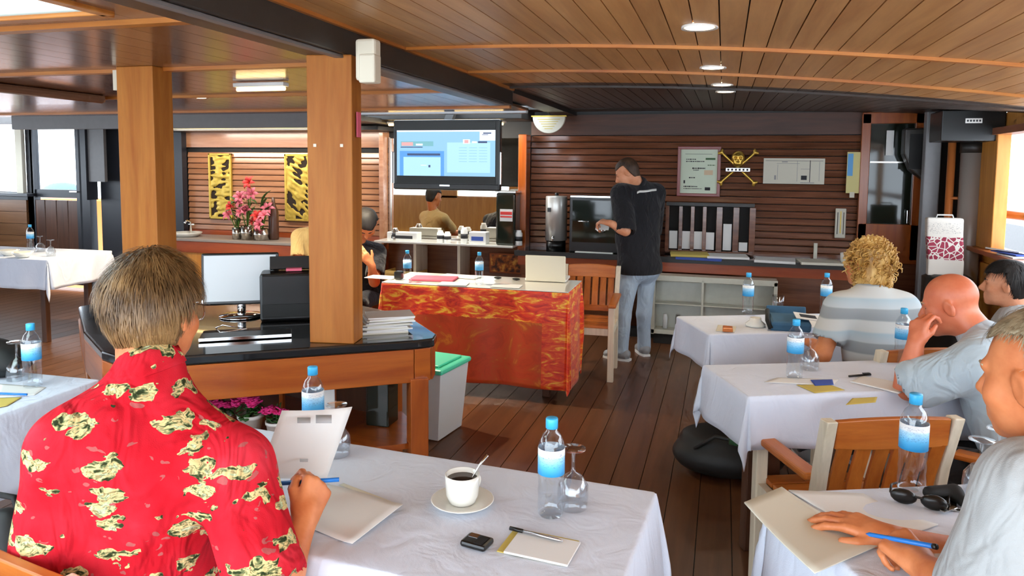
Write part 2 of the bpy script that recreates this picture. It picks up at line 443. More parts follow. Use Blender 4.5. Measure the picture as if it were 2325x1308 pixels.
# ------------------------------------------------------------------ port half of the ceiling with the skylight
ZL = 2.055
cl = boxo('ceiling', ((XL-1.62)/2, (3.9)/2+2.0, ZL+.055), (-1.62-XL, 4.2, .03), 'black_matte'); tag(cl, kind='structure')
c0 = Vector(cl.location)
bwl = .15; x = -1.62
SKY = (-3.15, -1.92, .35, 1.93)   # skylight hole x0,x1,y0,y1
me1 = MB().box((0, 0, 0), (bwl-.003, 6.05-SKY[3], .02)).mesh('ceiling_board', 'ceil_left')
me2 = MB().box((0, 0, 0), (bwl-.003, SKY[3]-YN, .02)).mesh('ceiling_board', 'ceil_left')
while x-bwl > XL:
    xc = x-bwl/2
    o = bpy.data.objects.new('ceiling_board', me1); COL.objects.link(o); o.parent = cl; o.location = Vector((xc, (6.05+SKY[3])/2, ZL+.01))-c0
    if not (SKY[0] < xc < SKY[1]):
        o = bpy.data.objects.new('ceiling_board', me2); COL.objects.link(o); o.parent = cl; o.location = Vector((xc, (YN+SKY[3])/2, ZL+.01))-c0
    x -= bwl
boxo('ceiling_batten', Vector((-5.4, 3.10, ZL-.008))-c0, (7.5, .05, .02), 'batten', cl)
boxo('ceiling_batten', Vector((-5.4, 2.06, ZL-.008))-c0, (7.5, .05, .02), 'batten', cl)
boxo('ceiling_batten', Vector((-5.4, 4.35, ZL-.008))-c0, (7.5, .05, .02), 'batten', cl)
boxo('ceiling_batten', Vector((-5.4, 5.6, ZL-.008))-c0, (7.5, .05, .02), 'batten', cl)
sky = empty('window_1', ((SKY[0]+SKY[1])/2, (SKY[2]+SKY[3])/2, ZL), kind='structure')
sx, sy = (SKY[1]-SKY[0])/2, (SKY[3]-SKY[2])/2
for a, b in (((-sx, -sy), (sx, -sy)), ((sx, -sy), (sx, sy)), ((sx, sy), (-sx, sy)), ((-sx, sy), (-sx, -sy))):
    MB().bar((a[0], a[1], .005), (b[0], b[1], .005), (.05), .035).build('window_frame', 'batten', sky, bevel=.004)
MB().add([(-sx, -sy, .002), (sx, -sy, .002), (sx, sy, .002), (-sx, sy, .002)], [(0, 1, 2, 3)]).build('pane', 'skylight_pane', sky)
# rear part of the port ceiling: dropped grey fascia and soffit
fa = boxo('trim_1', (-5.3, 6.02, 1.995), (4.0, .05, .15), 'fascia_grey', bevel=.004); tag(fa, kind='structure')
so = boxo('trim_2', (-5.3, 6.64, 2.02), (4.0, 1.18, .05), 'beam_paint'); tag(so, kind='structure')
so2 = boxo('trim_3', (-5.0, 6.98, 1.96), (3.2, .42, .04), 'black_paint'); tag(so2, kind='structure')
fp = boxo('trim_4', (-8.3, 6.5, 2.09), (2.0, .08, .16), 'fascia_grey'); tag(fp, kind='structure')
rc = boxo('trim_5', (-8.3, 6.9, 2.18), (2.2, .9, .04), 'ceil_left'); tag(rc, kind='structure')
# ------------------------------------------------------------------ main fore-and-aft beam
bm_ = MB().box((0, 0, 0), (.175, 4.95-YN, .14)).build('trim_6', 'beam_paint', loc=(-1.528, (4.95+YN)/2, 2.075), bevel=.006); tag(bm_, kind='structure')
MB().box((0, 0, 0), (.02, 6.3, .018)).build('beam_moulding', 'batten_y', bm_, loc=(.096, 0, .036))
MB().box((0, 0, 0), (.035, 5.6, .012)).build('conduit', 'fascia_grey', bm_, loc=(.06, .2, -.077), bevel=.003)
boxo('beam_end_board', (0, 4.36, .045), (.19, 2.4, .06), 'black_paint', bm_)
# hull header at the back, both halves
hd = boxo('trim_7', (0.0, 7.0, 2.185), (3.9, .30, .12), 'black_paint', bevel=.006); tag(hd, kind='structure')
hd2 = boxo('trim_8', (-2.65, 6.9, 2.09), (1.6, .5, .12), 'black_paint', bevel=.006); tag(hd2, kind='structure')
hd3 = boxo('trim_9', (-2.55, 6.3, 2.10), (1.7, .06, .10), 'fascia_grey', bevel=.006); tag(hd3, kind='structure')
# ------------------------------------------------------------------ back wall with boarding
wb = boxo('wall_back', (-2.6, 7.27, 1.08), (9.2, .06, 2.3), 'black_matte'); tag(wb, kind='structure')
b0 = Vector(wb.location)
def slats(x0, x1, z0, z1, pitch, mat, y=7.235):
    L = x1-x0; n = int((z1-z0)/pitch)
    me = MB().extr([(-L/2, 0, -pitch/2), (-L/2, -.016, -pitch/2+.003), (-L/2, -.020, -pitch/2+.012), (-L/2, -.010, pitch/2-.006), (-L/2, 0, pitch/2-.003)], (L, 0, 0)).mesh('wall_slat', mat)
    for i in range(n):
        o = bpy.data.objects.new('wall_slat', me); COL.objects.link(o); o.parent = wb
        o.location = Vector(((x0+x1)/2, y, z0+pitch*(i+.5)))-b0
slats(-1.90, 1.19, .80, 1.90, .0645, 'slat_dark')
slats(-6.1, -3.50, .80, 1.76, .0655, 'slat_left')
boxo('wall_rail', Vector((-.35, 7.225, 2.0))-b0, (3.1, .03, .20), 'rail_dark', wb)
boxo('wall_rail', Vector((-4.8, 7.22, 1.86))-b0, (2.6, .04, .18), 'slat_left', wb)
boxo('wall_panel', Vector((-.35, 7.225, .4))-b0, (3.1, .03, .8), 'slat_dark', wb)
boxo('wall_panel', Vector((-4.8, 7.225, .4))-b0, (2.6, .03, .8), 'counter_wood', wb)
po = boxo('trim_10', (-1.945, 7.12, 1.25), (.085, .16, 1.3), 'bar_wood_z', bevel=.006); tag(po, kind='structure')
po2 = boxo('trim_11', (-3.52, 7.14, 1.33), (.05, .12, 1.2), 'slat_left', bevel=.004); tag(po2, kind='structure')
# ------------------------------------------------------------------ port end: wall with window and half-glazed door
wl = MB()
for c, d in [((-8.75, 7.1, .60), (.9, .08, 1.16)), ((-8.75, 7.1, 2.25), (.9, .08, .22)), ((-8.34, 7.1, 1.2), (.10, .08, 2.3)),
             ((-7.93, 7.1, 2.26), (.8, .08, .22)), ((-7.46, 7.1, 1.15), (.12, .1, 2.3)), ((-6.7, 7.16, 1.1), (1.2, .08, 2.2))]:
    wl.box(c, d)
w = wl.build('wall_port', 'navy_paint'); tag(w, kind='structure')
for i in range(6): MB().box((0, 0, 0), (.82, .03, .145)).build('wall_board', 'left_wall_wood', w, loc=(-8.79, 7.045, .28+.15*i))
boxo('window_sill', (-8.72, 7.02, 1.17), (.92, .14, .04), 'navy_paint', w, bevel=.005)
wn = empty('window_2', (-8.72, 7.1, 1.18), kind='structure')
for a, b in (((-.4, 0, 0), (.36, 0, 0)), ((-.4, 0, .95), (.36, 0, .95)), ((.36, 0, 0), (.36, 0, .95))):
    MB().bar(a, b, .05, .04).build('window_frame', 'navy_paint', wn)
boxo('pane', (0, 0.01, .47), (.74, .008, .94), 'window_glass', wn)
boxo('post', (-.16, .5, .45), (.06, .06, 1.2), 'copper', wn)
boxo('curtain', (.28, -.07, .47), (.10, .05, .98), 'paper_cream', wn)
dr = empty('door_1', (-7.94, 7.1, 0), kind='structure')
for i in range(4): MB().box((0, 0, 0), (.168, .03, .98)).build('door_board', 'door_wood', dr, loc=(-.27+.18*i, -.02, .62), bevel=.004)
for a, b, ww in (((-.36, 0, 1.19), (.36, 0, 1.19), .10), ((-.36, 0, 2.13), (.36, 0, 2.13), .09), ((-.355, 0, .1), (-.355, 0, 2.15), .08), ((.355, 0, .1), (.355, 0, 2.15), .08), ((-.36, 0, .12), (.36, 0, .12), .12)):
    MB().bar(a, b, .05, ww, up=(0, 1, 0) if a[0] == b[0] else (0, 0, 1)).build('door_frame', 'navy_paint', dr)
boxo('pane', (0, 0.01, 1.66), (.66, .008, .86), 'window_glass', dr)
boxo('door_handle', (.30, -.05, 1.22), (.12, .03, .02), 'chrome', dr, bevel=.004)
wn3 = empty('window_3', (-7.3, 7.02, 1.2), kind='structure')
boxo('window_frame', (-.04, 0, .42), (.03, .16, .98), 'navy_paint', wn3)
boxo('curtain', (.10, -.03, .55), (.24, .04, .8), 'fascia_grey', wn3)
wp = MB()
wp.box((XL-.04, 2.9, .5), (.08, 8.7, 1.0)); wp.box((XL-.04, 2.9, 2.05), (.08, 8.7, .35))
for yy in (-1.35, 1.4, 4.2, 7.0): wp.box((XL-.04, yy, 1.4), (.08, .25, 1.3))
w = wp.build('wall_left', 'left_wall_wood'); tag(w, kind='structure')
# ------------------------------------------------------------------ starboard side: wall, window, handrail
wr = MB()
wr.box((XR+.04, 2.75, .48), (.08, 9, .96)); wr.box((XR+.04, 2.75, 1.93), (.08, 9, .16)); wr.box((XR+.04, 6.95, 1.2), (.08, .6, 2.4))
w = wr.build('wall_starboard', 'panel_wood'); tag(w, kind='structure')
boxo('window_sill', (XR-.03, 2.7, .975), (.2, 8.9, .035), 'rail_wood', w, bevel=.006)
for i in range(9): boxo('wall_panel', (XR-.012, .6+.72*i, .46), (.02, .66, .82), 'panel_wood', w, bevel=.008)
boxo('window_post', (XR-.02, 6.44, 1.42), (.09, .60, .86), 'panel_wood', w, bevel=.006)
boxo('window_head', (XR-.03, 2.7, 1.87), (.12, 8.9, .05), 'rail_wood', w)
for yy in (3.6, 1.2): boxo('window_post', (XR+.02, yy, 1.42), (.07, .09, .86), 'panel_wood', w)
hr = MB().tube([(XR+.03, 6.9, 1.245), (XR+.10, 6.5, 1.25), (XR+.16, 6.2, 1.25), (XR+.16, -1, 1.25)], .035, 10).build('handrail', 'rail_wood', smooth=True)
tag(hr, 'brown wooden handrail running outside the starboard window', 'handrail')
# outside: quay railing and far buildings
q = boxo('quay_edge', (9.5, 6.0, .30), (8.0, 30, .5), 'fascia_grey'); tag(q, 'pale concrete quay edge outside the right window', 'quay')
rl = empty('quay_railing', (5.6, 12.4, .55), label='white lattice railing on the quay beyond the window', cat='railing')
for i in range(26): boxo('baluster', (.0, -4+.32*i, 1.15), (.05, .05, .9), 'white_paint', rl)
for z in (.75, 1.55): boxo('rail', (0, 0, z), (.06, 8.2, .07), 'grey_paint', rl)
wt = boxo('water', (0, 40, -1.2), (160, 60, .02), 'fascia_grey'); tag(wt, 'pale grey river water outside the boat', 'water', kind='stuff')
bt = empty('moored_boat', (-11.3, 10.2, 0.35), .2, label='small boat with a blue cover seen through the door pane', cat='boat')
MB().prism([(-1.1, -.4), (.8, -.45), (1.3, 0), (.8, .45), (-1.1, .4)], -1.5, .62).build('hull', 'copper', bt, bevel=.05)
MB().sphere((0, 0, .62), (.42, .3, .26)).build('cover', 'bag_blue', bt, smooth=True)
bo = MB().tube([(-10.55, 10.0, -1.25), (-10.55, 10.0, 1.75), (-10.55, 10.0, 1.8)], [.07, .07, .03], 10).build('bollard_post', 'copper', smooth=True); tag(bo, 'reddish mooring post seen through the door pane', 'post')
# after bulkhead behind the photographer (seen only in the mirror)
wa = MB()
for c, d in [((-6.4, -1.5, .45), (4.6, .08, .9)), ((-6.4, -1.5, 2.0), (4.6, .08, .2)), ((-6.2, -1.5, 1.4), (.5, .08, 1.1)), ((-4.4, -1.5, 1.4), (.6, .08, 1.1)), ((-8.2, -1.5, 1.4), (1.1, .08, 1.1))]: wa.box(c, d)
w = wa.build('wall_aft', 'panel_wood'); tag(w, kind='structure')

# ------------------------------------------------------------------ ceiling downlights
def downlight(loc, label, power=7, r=.05):
    e = empty('downlight', loc, 0, label, 'lamp', 'recessed ceiling downlights')
    MB().lathe([(r, .0), (r+.014, -.006), (r+.014, .004), (r, .004)], 20).build('ring', 'white_paint', e, smooth=True)
    MB().lathe([(0, -.005), (r, -.003), (r, .008), (0, .008)], 20).build('lens', 'lamp_glow', e)
    ld = bpy.data.lights.new('downlight_beam', 'SPOT'); ld.energy = power; ld.color = (1, .86, .64); ld.spot_size = math.radians(125); ld.spot_blend = .7; ld.shadow_soft_size = .05
    lo = bpy.data.objects.new('downlight_beam', ld); COL.objects.link(lo); lo.parent = e; lo.location = (0, 0, -.02)
    return e
for (X, Y), lb in zip([(-.10, 2.69), (-.07, 3.74), (-.03, 4.54), (-.01, 5.03)],
        ['nearest and largest glowing downlight in the brown board ceiling', 'second glowing downlight from the top, between the two orange battens', 'third glowing downlight, first beyond the second orange batten', 'farthest and smallest glowing downlight in the dark ceiling']):
    downlight((X, Y, ceil_z(X, Y)-.002), lb, 3.5 if Y < 4.2 else 10)
downlight((-3.67, 4.47, ZL-.002), 'small glowing downlight between the two square pillars', 130)
downlight((-2.55, 4.6, ZL-.002), 'glowing downlight in the left ceiling just right of the near pillar', 130)
downlight((-4.9, 5.2, ZL-.002), 'glowing downlight in the left ceiling behind the far pillar', 130)
tl = empty('tube_light', (-2.62, 3.72, ZL-.03), 0, 'short white fluorescent tube on the ceiling left of the near pillar', 'lamp')
boxo('fixture', (0, 0, .012), (.34, .06, .024), 'white_paint', tl, bevel=.004)
MB().tube([(-.16, 0, -.012), (.16, 0, -.012)], .012, 10).build('tube', 'lamp_warm', tl, smooth=True)
def strip_light(x0, x1, y, z, label, power):
    e = empty('strip_light', ((x0+x1)/2, y, z), 0, label, 'lamp'); L = x1-x0
    boxo('fixture', (0, .02, .02), (L, .05, .02), 'white_paint', e); MB().tube([(-L/2+.02, 0, 0), (L/2-.02, 0, 0)], .013, 10).build('tube', 'lamp_warm', e, smooth=True)
    ld = bpy.data.lights.new('strip_light_beam', 'AREA'); ld.shape = 'RECTANGLE'; ld.size = L; ld.size_y = .03; ld.energy = power; ld.color = (1, .93, .82)
    lo = bpy.data.objects.new('strip_light_beam', ld); COL.objects.link(lo); lo.parent = e; lo.location = (0, -.0, -.018); lo.rotation_euler = (math.radians(25), 0, 0); return e
strip_light(-6.0, -3.7, 6.62, 1.965, 'long tube light under the soffit above the gold carvings', 13)
strip_light(-3.3, -2.05, 6.78, 1.99, 'tube light above the mirror behind the television', 16)
cp = empty('ceiling_panel', (-4.35, 3.75, ZL-.03), 0, 'pale lit ceiling box at the upper left above the windows', 'ceiling panel')
boxo('panel', (-.9, 0, 0), (2.0, .95, .06), 'ceil_left', cp, bevel=.02)
# ------------------------------------------------------------------ pillars
p1 = empty('pillar', (-2.845, 3.07, .85), 0, 'square wooden pillar at the left, behind the man in the red shirt', 'pillar', 'square wooden pillars')
boxo('shaft', (0, 0, .6025), (.222, .135, 1.205), 'pillar_wood', p1, bevel=.004)
boxo('capital', (-.125, 0, 1.14), (.03, .12, .10), 'pale_wood', p1)
p2 = empty('pillar', (-1.520, 2.645, .85), math.radians(10), 'square wooden pillar standing on the black bar top near the middle', 'pillar', 'square wooden pillars')
boxo('shaft', (0, 0, .578), (.185, .12, 1.156), 'pillar_wood', p2, bevel=.004)
boxo('plug', (-.06, -.061, .80), (.012, .004, .012), 'pale_wood', p2); boxo('plug', (.05, -.061, .80), (.012, .004, .012), 'pale_wood', p2)
sg = boxo('wall_notice', (-1.420, 2.66, 1.735), (.004, .045, .10), 'paper_pink', rz=math.radians(10)); tag(sg, 'small pink and white notice on the near pillar side', 'sign')
ab = empty('alarm_box', (-1.345, 2.60, 1.90), 0, 'cream box speaker mounted at the top of the near pillar', 'speaker')
boxo('case', (0, 0, .08), (.085, .06, .16), 'cream_plastic', ab, bevel=.012); boxo('lid', (.012, -.01, .045), (.07, .06, .11), 'cream_plastic', ab, bevel=.008)
plain('metal_pale', 'C4C2B2', .4, .3, var=.1); plain('cert_frame', '8A3A34', .3); plain('cert_paper', 'D6E2CC', .7, var=.08, vscale=6); plain('cert_seal', 'D8C0A0', .7)
plain('paper_yellow2', 'D8CC8C', .7); plain('sky_print', '6AA8DC', .7); 
t = NT('amber_print'); t.color(t.ramp(t.noise(t.coord((14, 14, 14)), 1.2, 3), [(.4, '3A1808'), (.55, 'A85A1C'), (.65, 'D8A040')])); t.set(Roughness=.3)
for k_, c_, s_ in (('tv_dark', '3A4644', .05), ('tv_blue', '8FC0E6', .75), ('tv_white', 'D6E0F8', .9), ('tv_teal', '7AB6C0', .7), ('tv_pink', 'D8A0A0', .8), ('tv_ink', '4A5C88', .5), ('tv_deep', '5A9AE0', .75), ('tv_pale', 'A2CEF2', .85)): emit(k_, c_, s_, '0A0A0A')
t = NT('bag_print'); t.set(Roughness=.6); v = t.coord(); sp_ = t.n('ShaderNodeSeparateXYZ'); t.l(v, sp_.inputs[0]); vo = t.n('ShaderNodeTexVoronoi'); vo.inputs['Scale'].default_value = 26; t.l(v, vo.inputs['Vector'])
band = t.math('LESS_THAN', t.math('ABSOLUTE', t.math('ADD', sp_.outputs['Z'], .01)), .085); blk = t.math('MULTIPLY', band, t.math('GREATER_THAN', t.math('SUBTRACT', .62, vo.outputs['Distance']), .18))
ed = t.n('ShaderNodeTexVoronoi'); ed.feature = 'DISTANCE_TO_EDGE'; ed.inputs['Scale'].default_value = 26; t.l(v, ed.inputs['Vector'])
scr = t.math('MULTIPLY', t.math('MULTIPLY', t.math('GREATER_THAN', sp_.outputs['Z'], .10), t.math('LESS_THAN', sp_.outputs['Z'], .18)), t.math('GREATER_THAN', t.noise(t.coord((50, 50, 160)), 2, 2), .6))
t.color(t.mix(t.math('MULTIPLY', scr, .6), t.mix(t.math('MULTIPLY', band, t.math('GREATER_THAN', ed.outputs['Distance'], .07)), lin('E4DDD2'), lin('9A2440')), lin('6A6468')))
# ------------------------------------------------------------------ island bar
ISL = [(-3.10, 2.86), (-2.62, 2.44), (-2.28, 2.20), (-2.12, 2.14), (-1.95, 2.22), (-1.20, 2.745), (-1.15, 2.80), (-1.17, 2.88), (-1.45, 3.20), (-1.9, 3.42), (-2.6, 3.50), (-3.10, 3.25)]
isl = empty('bar_island', (-2.1, 2.8, 0), 0, 'angled bar island with black stone top and orange wood apron', 'bar counter')
def off(poly, k):
    c = np.mean(poly, 0); return [tuple(c+(np.array(p)-c)*k) for p in poly]
loc = lambda poly: [(x+2.1, y-2.8) for x, y in poly]
MB().prism(loc(ISL), .812, .85).build('worktop', 'black_stone', isl, bevel=.008)
IN = off(ISL, .975)
def apron(a, b, z0, z1, mat='bar_wood'):
    a, b = np.array(a), np.array(b); L = np.linalg.norm(b-a); an = math.atan2(b[1]-a[1], b[0]-a[0]); c = (a+b)/2
    return MB().box((0, 0, 0), (L, .03, z1-z0)).build('apron', mat, isl, loc=(c[0]+2.1, c[1]-2.8, (z0+z1)/2), rz=an, bevel=.003)
for i in range(len(IN)):
    apron(IN[i], IN[(i+1) % len(IN)], .672, .812)
MB().prism(loc(off(ISL, .985)), .785, .812).build('moulding', 'bar_wood', isl, bevel=.006)
def leg(p, a, w=.085, d=.07): return MB().box((0, 0, 0), (w, d, .69)).build('leg', 'bar_wood_z', isl, loc=(p[0]+2.1, p[1]-2.8, .345), rz=a, bevel=.004)
leg((-1.215, 2.775), .61, .075, .10); leg((-2.12, 2.20), .3); leg((-3.03, 2.87), -.8, .05, .05); leg((-1.5, 3.12), -.6); leg((-2.55, 3.42), 0)
MB().prism(loc(off(ISL, .93)), .375, .40).build('shelf', 'bar_wood', isl)
MB().prism(loc(off(ISL, .9)), .04, .07).build('shelf', 'door_wood', isl)
for (a, b) in [((-1.50, 3.05), (-2.9, 3.32))]:
    a, b = np.array(a), np.array(b); c = (a+b)/2
    MB().box((0, 0, 0), (np.linalg.norm(b-a), .02, .6)).build('back_panel', 'door_wood', isl, loc=(c[0]+2.1, c[1]-2.8, .37), rz=math.atan2(b[1]-a[1], b[0]-a[0]))
for px_ in ((640, 905), (757, 900)):
    p = onz(px_[0], 890, .60)*0 + ony(px_[0], 890, 2.75); MB().box((0, 0, 0), (.018, .018, .62)).build('divider', 'bar_wood_z', isl, loc=(p[0]+2.1, p[1]-2.8, .37))
# curved bracket and pale return at the left end
br = MB(); pts = [(0, 0), (.05, -.10), (.13, -.22), (.24, -.32), (.38, -.38)]
vs = [(-3.02+x*.95+2.1, 2.82-x*.75-2.8, .80+z*.8) for x, z in pts]
MB().tube(vs, .028, 8).build('bracket', 'teak', isl, smooth=True)

# glass ware box and white carton on the island shelf
boxs = boxo('white_carton', tuple(ony(745, 905, 2.72)*[1, 1, 0]+[0, 0, .52]), (.05, .10, .22), 'white_plastic', rz=.6, bevel=.004); tag(boxs, 'white carton on the shelf inside the bar island', 'carton')
gj = empty('glass_jar', tuple(ony(868, 950, 2.95)*[1, 1, 0]+[0, 0, .40]), 0, 'dark glass box reflecting light on the shelf inside the bar island', 'glass box')
boxo('body', (0, 0, .12), (.11, .11, .24), 'cabinet_glass', gj, bevel=.006); boxo('lid', (0, 0, .245), (.115, .115, .01), 'steel', gj)

# potted pink flowers
def flower_cluster(mb, c, r, n, rs=.012):
    for _ in range(n):
        d = Vector((rnd.gauss(0, 1), rnd.gauss(0, 1), abs(rnd.gauss(0, 1)))).normalized()*r*rnd.uniform(.5, 1)
        p = Vector(c)+d; R = Matrix.Rotation(rnd.random()*6, 3, 'Z') @ Matrix.Rotation(rnd.uniform(-.7, .7), 3, 'X')
        for k in range(5):
            a = k*1.2566; mb.sphere(tuple(p + R @ Vector((math.cos(a)*rs, math.sin(a)*rs, 0))), (rs*.8, rs*.8, rs*.25), 6, 4, R)
def pot_plant(loc, label, s=1.0, n=14, seed=1):
    rnd.seed(seed)
    e = empty('potted_geranium', loc, 0, label, 'potted plant', 'pink potted flowers on the bar shelf')
    MB().lathe([(0, 0), (.032*s, 0), (.045*s, .075*s), (.049*s, .075*s), (.049*s, .088*s), (.043*s, .088*s), (.041*s, .07*s), (0, .07*s)], 18).build('pot', 'pot_white', e, smooth=True)
    lv = MB()
    for _ in range(26):
        a = rnd.random()*6.28; r = rnd.uniform(.01, .05)*s; z = rnd.uniform(.085, .12)*s
        lv.sphere((r*math.cos(a), r*math.sin(a), z), (.017*s, .013*s, .003), 7, 4, Matrix.Rotation(a, 3, 'Z') @ Matrix.Rotation(rnd.uniform(-.8, .8), 3, 'Y'))
    for _ in range(6): lv.tube([(0, 0, .07*s), (rnd.uniform(-.02, .02)*s, rnd.uniform(-.02, .02)*s, .17*s)], .002, 5)
    lv.build('foliage', 'leaf', e, smooth=True)
    for dx, dy, dz in ((-.036, -.015, .128), (.036, -.02, .132), (0, -.03, .140)):
        f = MB(); flower_cluster(f, (dx*s, dy*s, dz*s), .024*s, n); f.build('flower_head', 'petal_hot', e, smooth=True)
    return e
for (x, y), lb, s, sd in [((505, 972), 'white pot of small pink flowers nearest the red shirt, on the bar shelf', .95, 3), ((570, 985), 'white pot of large pink flowers in the middle of the three', 1.15, 5), ((628, 972), 'white pot of pink flowers at the right of the three, on the bar shelf', .95, 8)]:
    p = ony(x, y, 2.62); pot_plant((p[0], p[1], .402), lb, s, 14, sd)

# monitor, till and things on the bar
mo = empty('computer_monitor', tuple(ony(548, 700, 2.92)*[1, 1, 0]+[0, 0, .852]), math.radians(31), 'flat computer monitor with pale screen on the black bar top', 'monitor')
MB().box((0, 0, .18), (.345, .03, .245), rx=-.12).build('housing', 'black_plastic', mo, bevel=.008)
MB().box((0, -.0165, .185), (.32, .004, .215), rx=-.12).build('screen', 'grey_screen', mo)
MB().box((0, -.022, .077), (.345, .01, .022), rx=-.12).build('lower_bezel', 'silver', mo, bevel=.003)
MB().tube([(0, .01, .0), (0, .01, .1)], .02, 10).build('stand', 'chrome', mo, smooth=True)
MB().lathe([(0, .0), (.10, 0), (.10, .006), (.05, .016), (0, .018)], 24).build('base', 'chrome', mo, smooth=True)
ti = empty('cash_register', tuple(ony(655, 740, 2.98)*[1, 1, 0]+[0, 0, .852]), math.radians(31), 'black cash register beside the near pillar on the bar', 'cash register')
boxo('body', (0, 0, .11), (.24, .2, .22), 'black_plastic', ti, bevel=.012); boxo('display', (.02, .02, .255), (.2, .03, .06), 'black_plastic', ti, rx=-.3); boxo('receipt', (.03, -.02, .23), (.07, .05, .012), 'paper_pink', ti)
boxo('drawer', (0, -.101, .05), (.22, .006, .06), 'black_matte', ti, bevel=.002)
kb = empty('keyboard_tray', tuple(onz(560, 765, .852)), math.radians(33), 'chrome edged black keyboard lying on the bar below the monitor', 'keyboard')
boxo('base', (0, 0, .008), (.36, .10, .014), 'black_plastic', kb, bevel=.004); boxo('front_strip', (0, -.052, .009), (.36, .006, .012), 'chrome', kb)
ca = MB().tube([onz(490, 745, .865)+[0, 0, .0], onz(505, 738, .88), onz(530, 742, .87), onz(560, 746, .86), onz(500, 755, .86), onz(490, 745, .865)], .003, 6).build('headset_cable', 'chrome', smooth=True); tag(ca, 'thin shiny looped cable lying on the bar by the monitor', 'cable')
# stacked papers on the bar end
rnd.seed(4)
for i in range(12):
    c = onz(868, 752, .85); st = i >= 8
    o = boxo('paper_stack', (c[0]+rnd.uniform(-.008, .008)+(.02 if st else 0), c[1]+rnd.uniform(-.008, .008)+.02, .8535+.0062*i), (.20, .15, .0058), 'paper' if i % 3 else 'paper_cream', rz=.62+rnd.uniform(-.12, .12))
    tag(o, 'white stapled handout in the pile on the end of the bar', 'handout', 'pile of handouts on the bar end')

# ------------------------------------------------------------------ clear storage tub with green lid
tb = empty('storage_tub', (-1.66, 3.93, 0), math.radians(-8), 'translucent storage tub with mint green lid beside the bar', 'storage tub')
mb = MB(); 
for (z, k) in ((0.0, .86), (.40, 1.0)): pass
prof = [(-.19, -.17), (.19, -.17), (.19, .17), (-.19, .17)]
vs = [(x*.84, y*.84, .005) for x, y in prof] + [(x, y, .40) for x, y in prof] + [(x*.97, y*.97, .40) for x, y in prof] + [(x*.81, y*.81, .012) for x, y in prof]
fs = [(3, 2, 1, 0)] + [(i, (i+1) % 4, 4+(i+1) % 4, 4+i) for i in range(4)] + [(4+i, 4+(i+1) % 4, 8+(i+1) % 4, 8+i) for i in range(4)] + [(8+i, 8+(i+1) % 4, 12+(i+1) % 4, 12+i) for i in range(4)] + [(12, 13, 14, 15)]
MB().add(vs, fs).build('body', 'tub_plastic', tb, bevel=.012)
MB().box((0, 0, .415), (.41, .37, .03)).build('lid', 'lid_green', tb, bevel=.012)
MB().box((0, 0, .436), (.32, .28, .014)).build('lid_panel', 'lid_green', tb, bevel=.006)
for sx in (-1, 1): boxo('clip', (sx*.06, -.19, .385), (.09, .02, .04), 'lid_green', tb, bevel=.004)
boxo('contents', (-.02, .02, .14), (.2, .2, .24), 'white_plastic', tb, bevel=.02)

# ------------------------------------------------------------------ tables and cloths
def drape(hw, hd, over, res=.028, flare=.10, wave=.012, seed=0, overs=None, wn=2.6, zmax=9):
    oL, oR, oF, oB = overs or (over,)*4
    us = np.linspace(-hw-oL, hw+oR, int((2*hw+oL+oR)/res)+1); vs = np.linspace(-hd-oF, hd+oB, int((2*hd+oF+oB)/res)+1)
    us = np.unique(np.concatenate([us, [-hw, hw, -hw-.006, hw+.006]])); vs = np.unique(np.concatenate([vs, [-hd, hd, -hd-.006, hd+.006]]))
    r = random.Random(seed); ph = [r.random()*6 for _ in range(6)]
    V = []; 
    for v in vs:
        for u in us:
            cu, cv = max(-hw, min(hw, u)), max(-hd, min(hd, v)); a, b = u-cu, v-cv; d = math.hypot(a, b)
            if d < 1e-9:
                V.append((u, v, .0015*math.sin(7*u+ph[0])*math.sin(6*v+ph[1]))); continue
            dx, dy = a/d, b/d; g = min(1, d/.18)
            if abs(a) > 1e-9 and abs(b) > 1e-9:
                th = math.atan2(abs(b), abs(a)); s = th*2.0; w = wave*1.8*math.sin(4*th+ph[2])
            else:
                s = u if abs(b) > 1e-9 else v; w = wave*(math.sin(wn*6.28*s+ph[3])+.6*math.sin(wn*11.1*s+ph[4]))
            h = min(d, .006) + flare*d + w*g
            V.append((cu+dx*h, cv+dy*h, -min(max(0, d-.004)*.99, zmax+.02*math.sin(3*s))))
    n = len(us); F = [(j*n+i, j*n+i+1, (j+1)*n+i+1, (j+1)*n+i) for j in range(len(vs)-1) for i in range(n-1)]
    return np.array(V), np.array(F)
fabric('cloth_white', 'D0D7E6', 'DAE0ED', .85, fold=.006)
def table(loc, rz, hw, hd, tl, cl, zt=.745, over=.20, mat='cloth_white', seed=0, overs=None, **k):
    e = empty('dining_table', (loc[0], loc[1], 0), rz, tl, 'table')
    boxo('tabletop', (0, 0, zt-.018), (2*hw, 2*hd, .032), 'teak_x', e, bevel=.004)
    for sx in (-1, 1):
        for sy in (-1, 1): boxo('leg', (sx*(hw-.16), sy*(hd-.12), (zt-.034)/2), (.05, .05, zt-.034), 'door_wood', e, bevel=.004)
    V, F = drape(hw, hd, over, seed=seed, overs=overs, **k)
    o = npmesh('tablecloth', V, F, mat, None, (loc[0], loc[1], zt)); o.rotation_euler = (0, 0, rz)
    md = o.modifiers.new('solid', 'SOLIDIFY'); md.thickness = .002; md.offset = 1
    tag(o, cl, 'tablecloth'); return e, o
ang = math.radians(24)
def corner_table(bl, L, Dp, rz): # centre from back-left corner
    ex = np.array([math.cos(rz), math.sin(rz)]); ey = np.array([-math.sin(rz), math.cos(rz)])
    return np.array(bl)+ex*L/2-ey*Dp/2
c = corner_table((-.053, 3.114), 1.16, .41, ang)
table(c, ang, .58, .205, 'wooden table under the cloth in front of the bald man', 'white tablecloth on the middle table on the right', over=.20, seed=2, wave=.008)
c = corner_table((-.222, 4.127), 1.10, .44, ang)
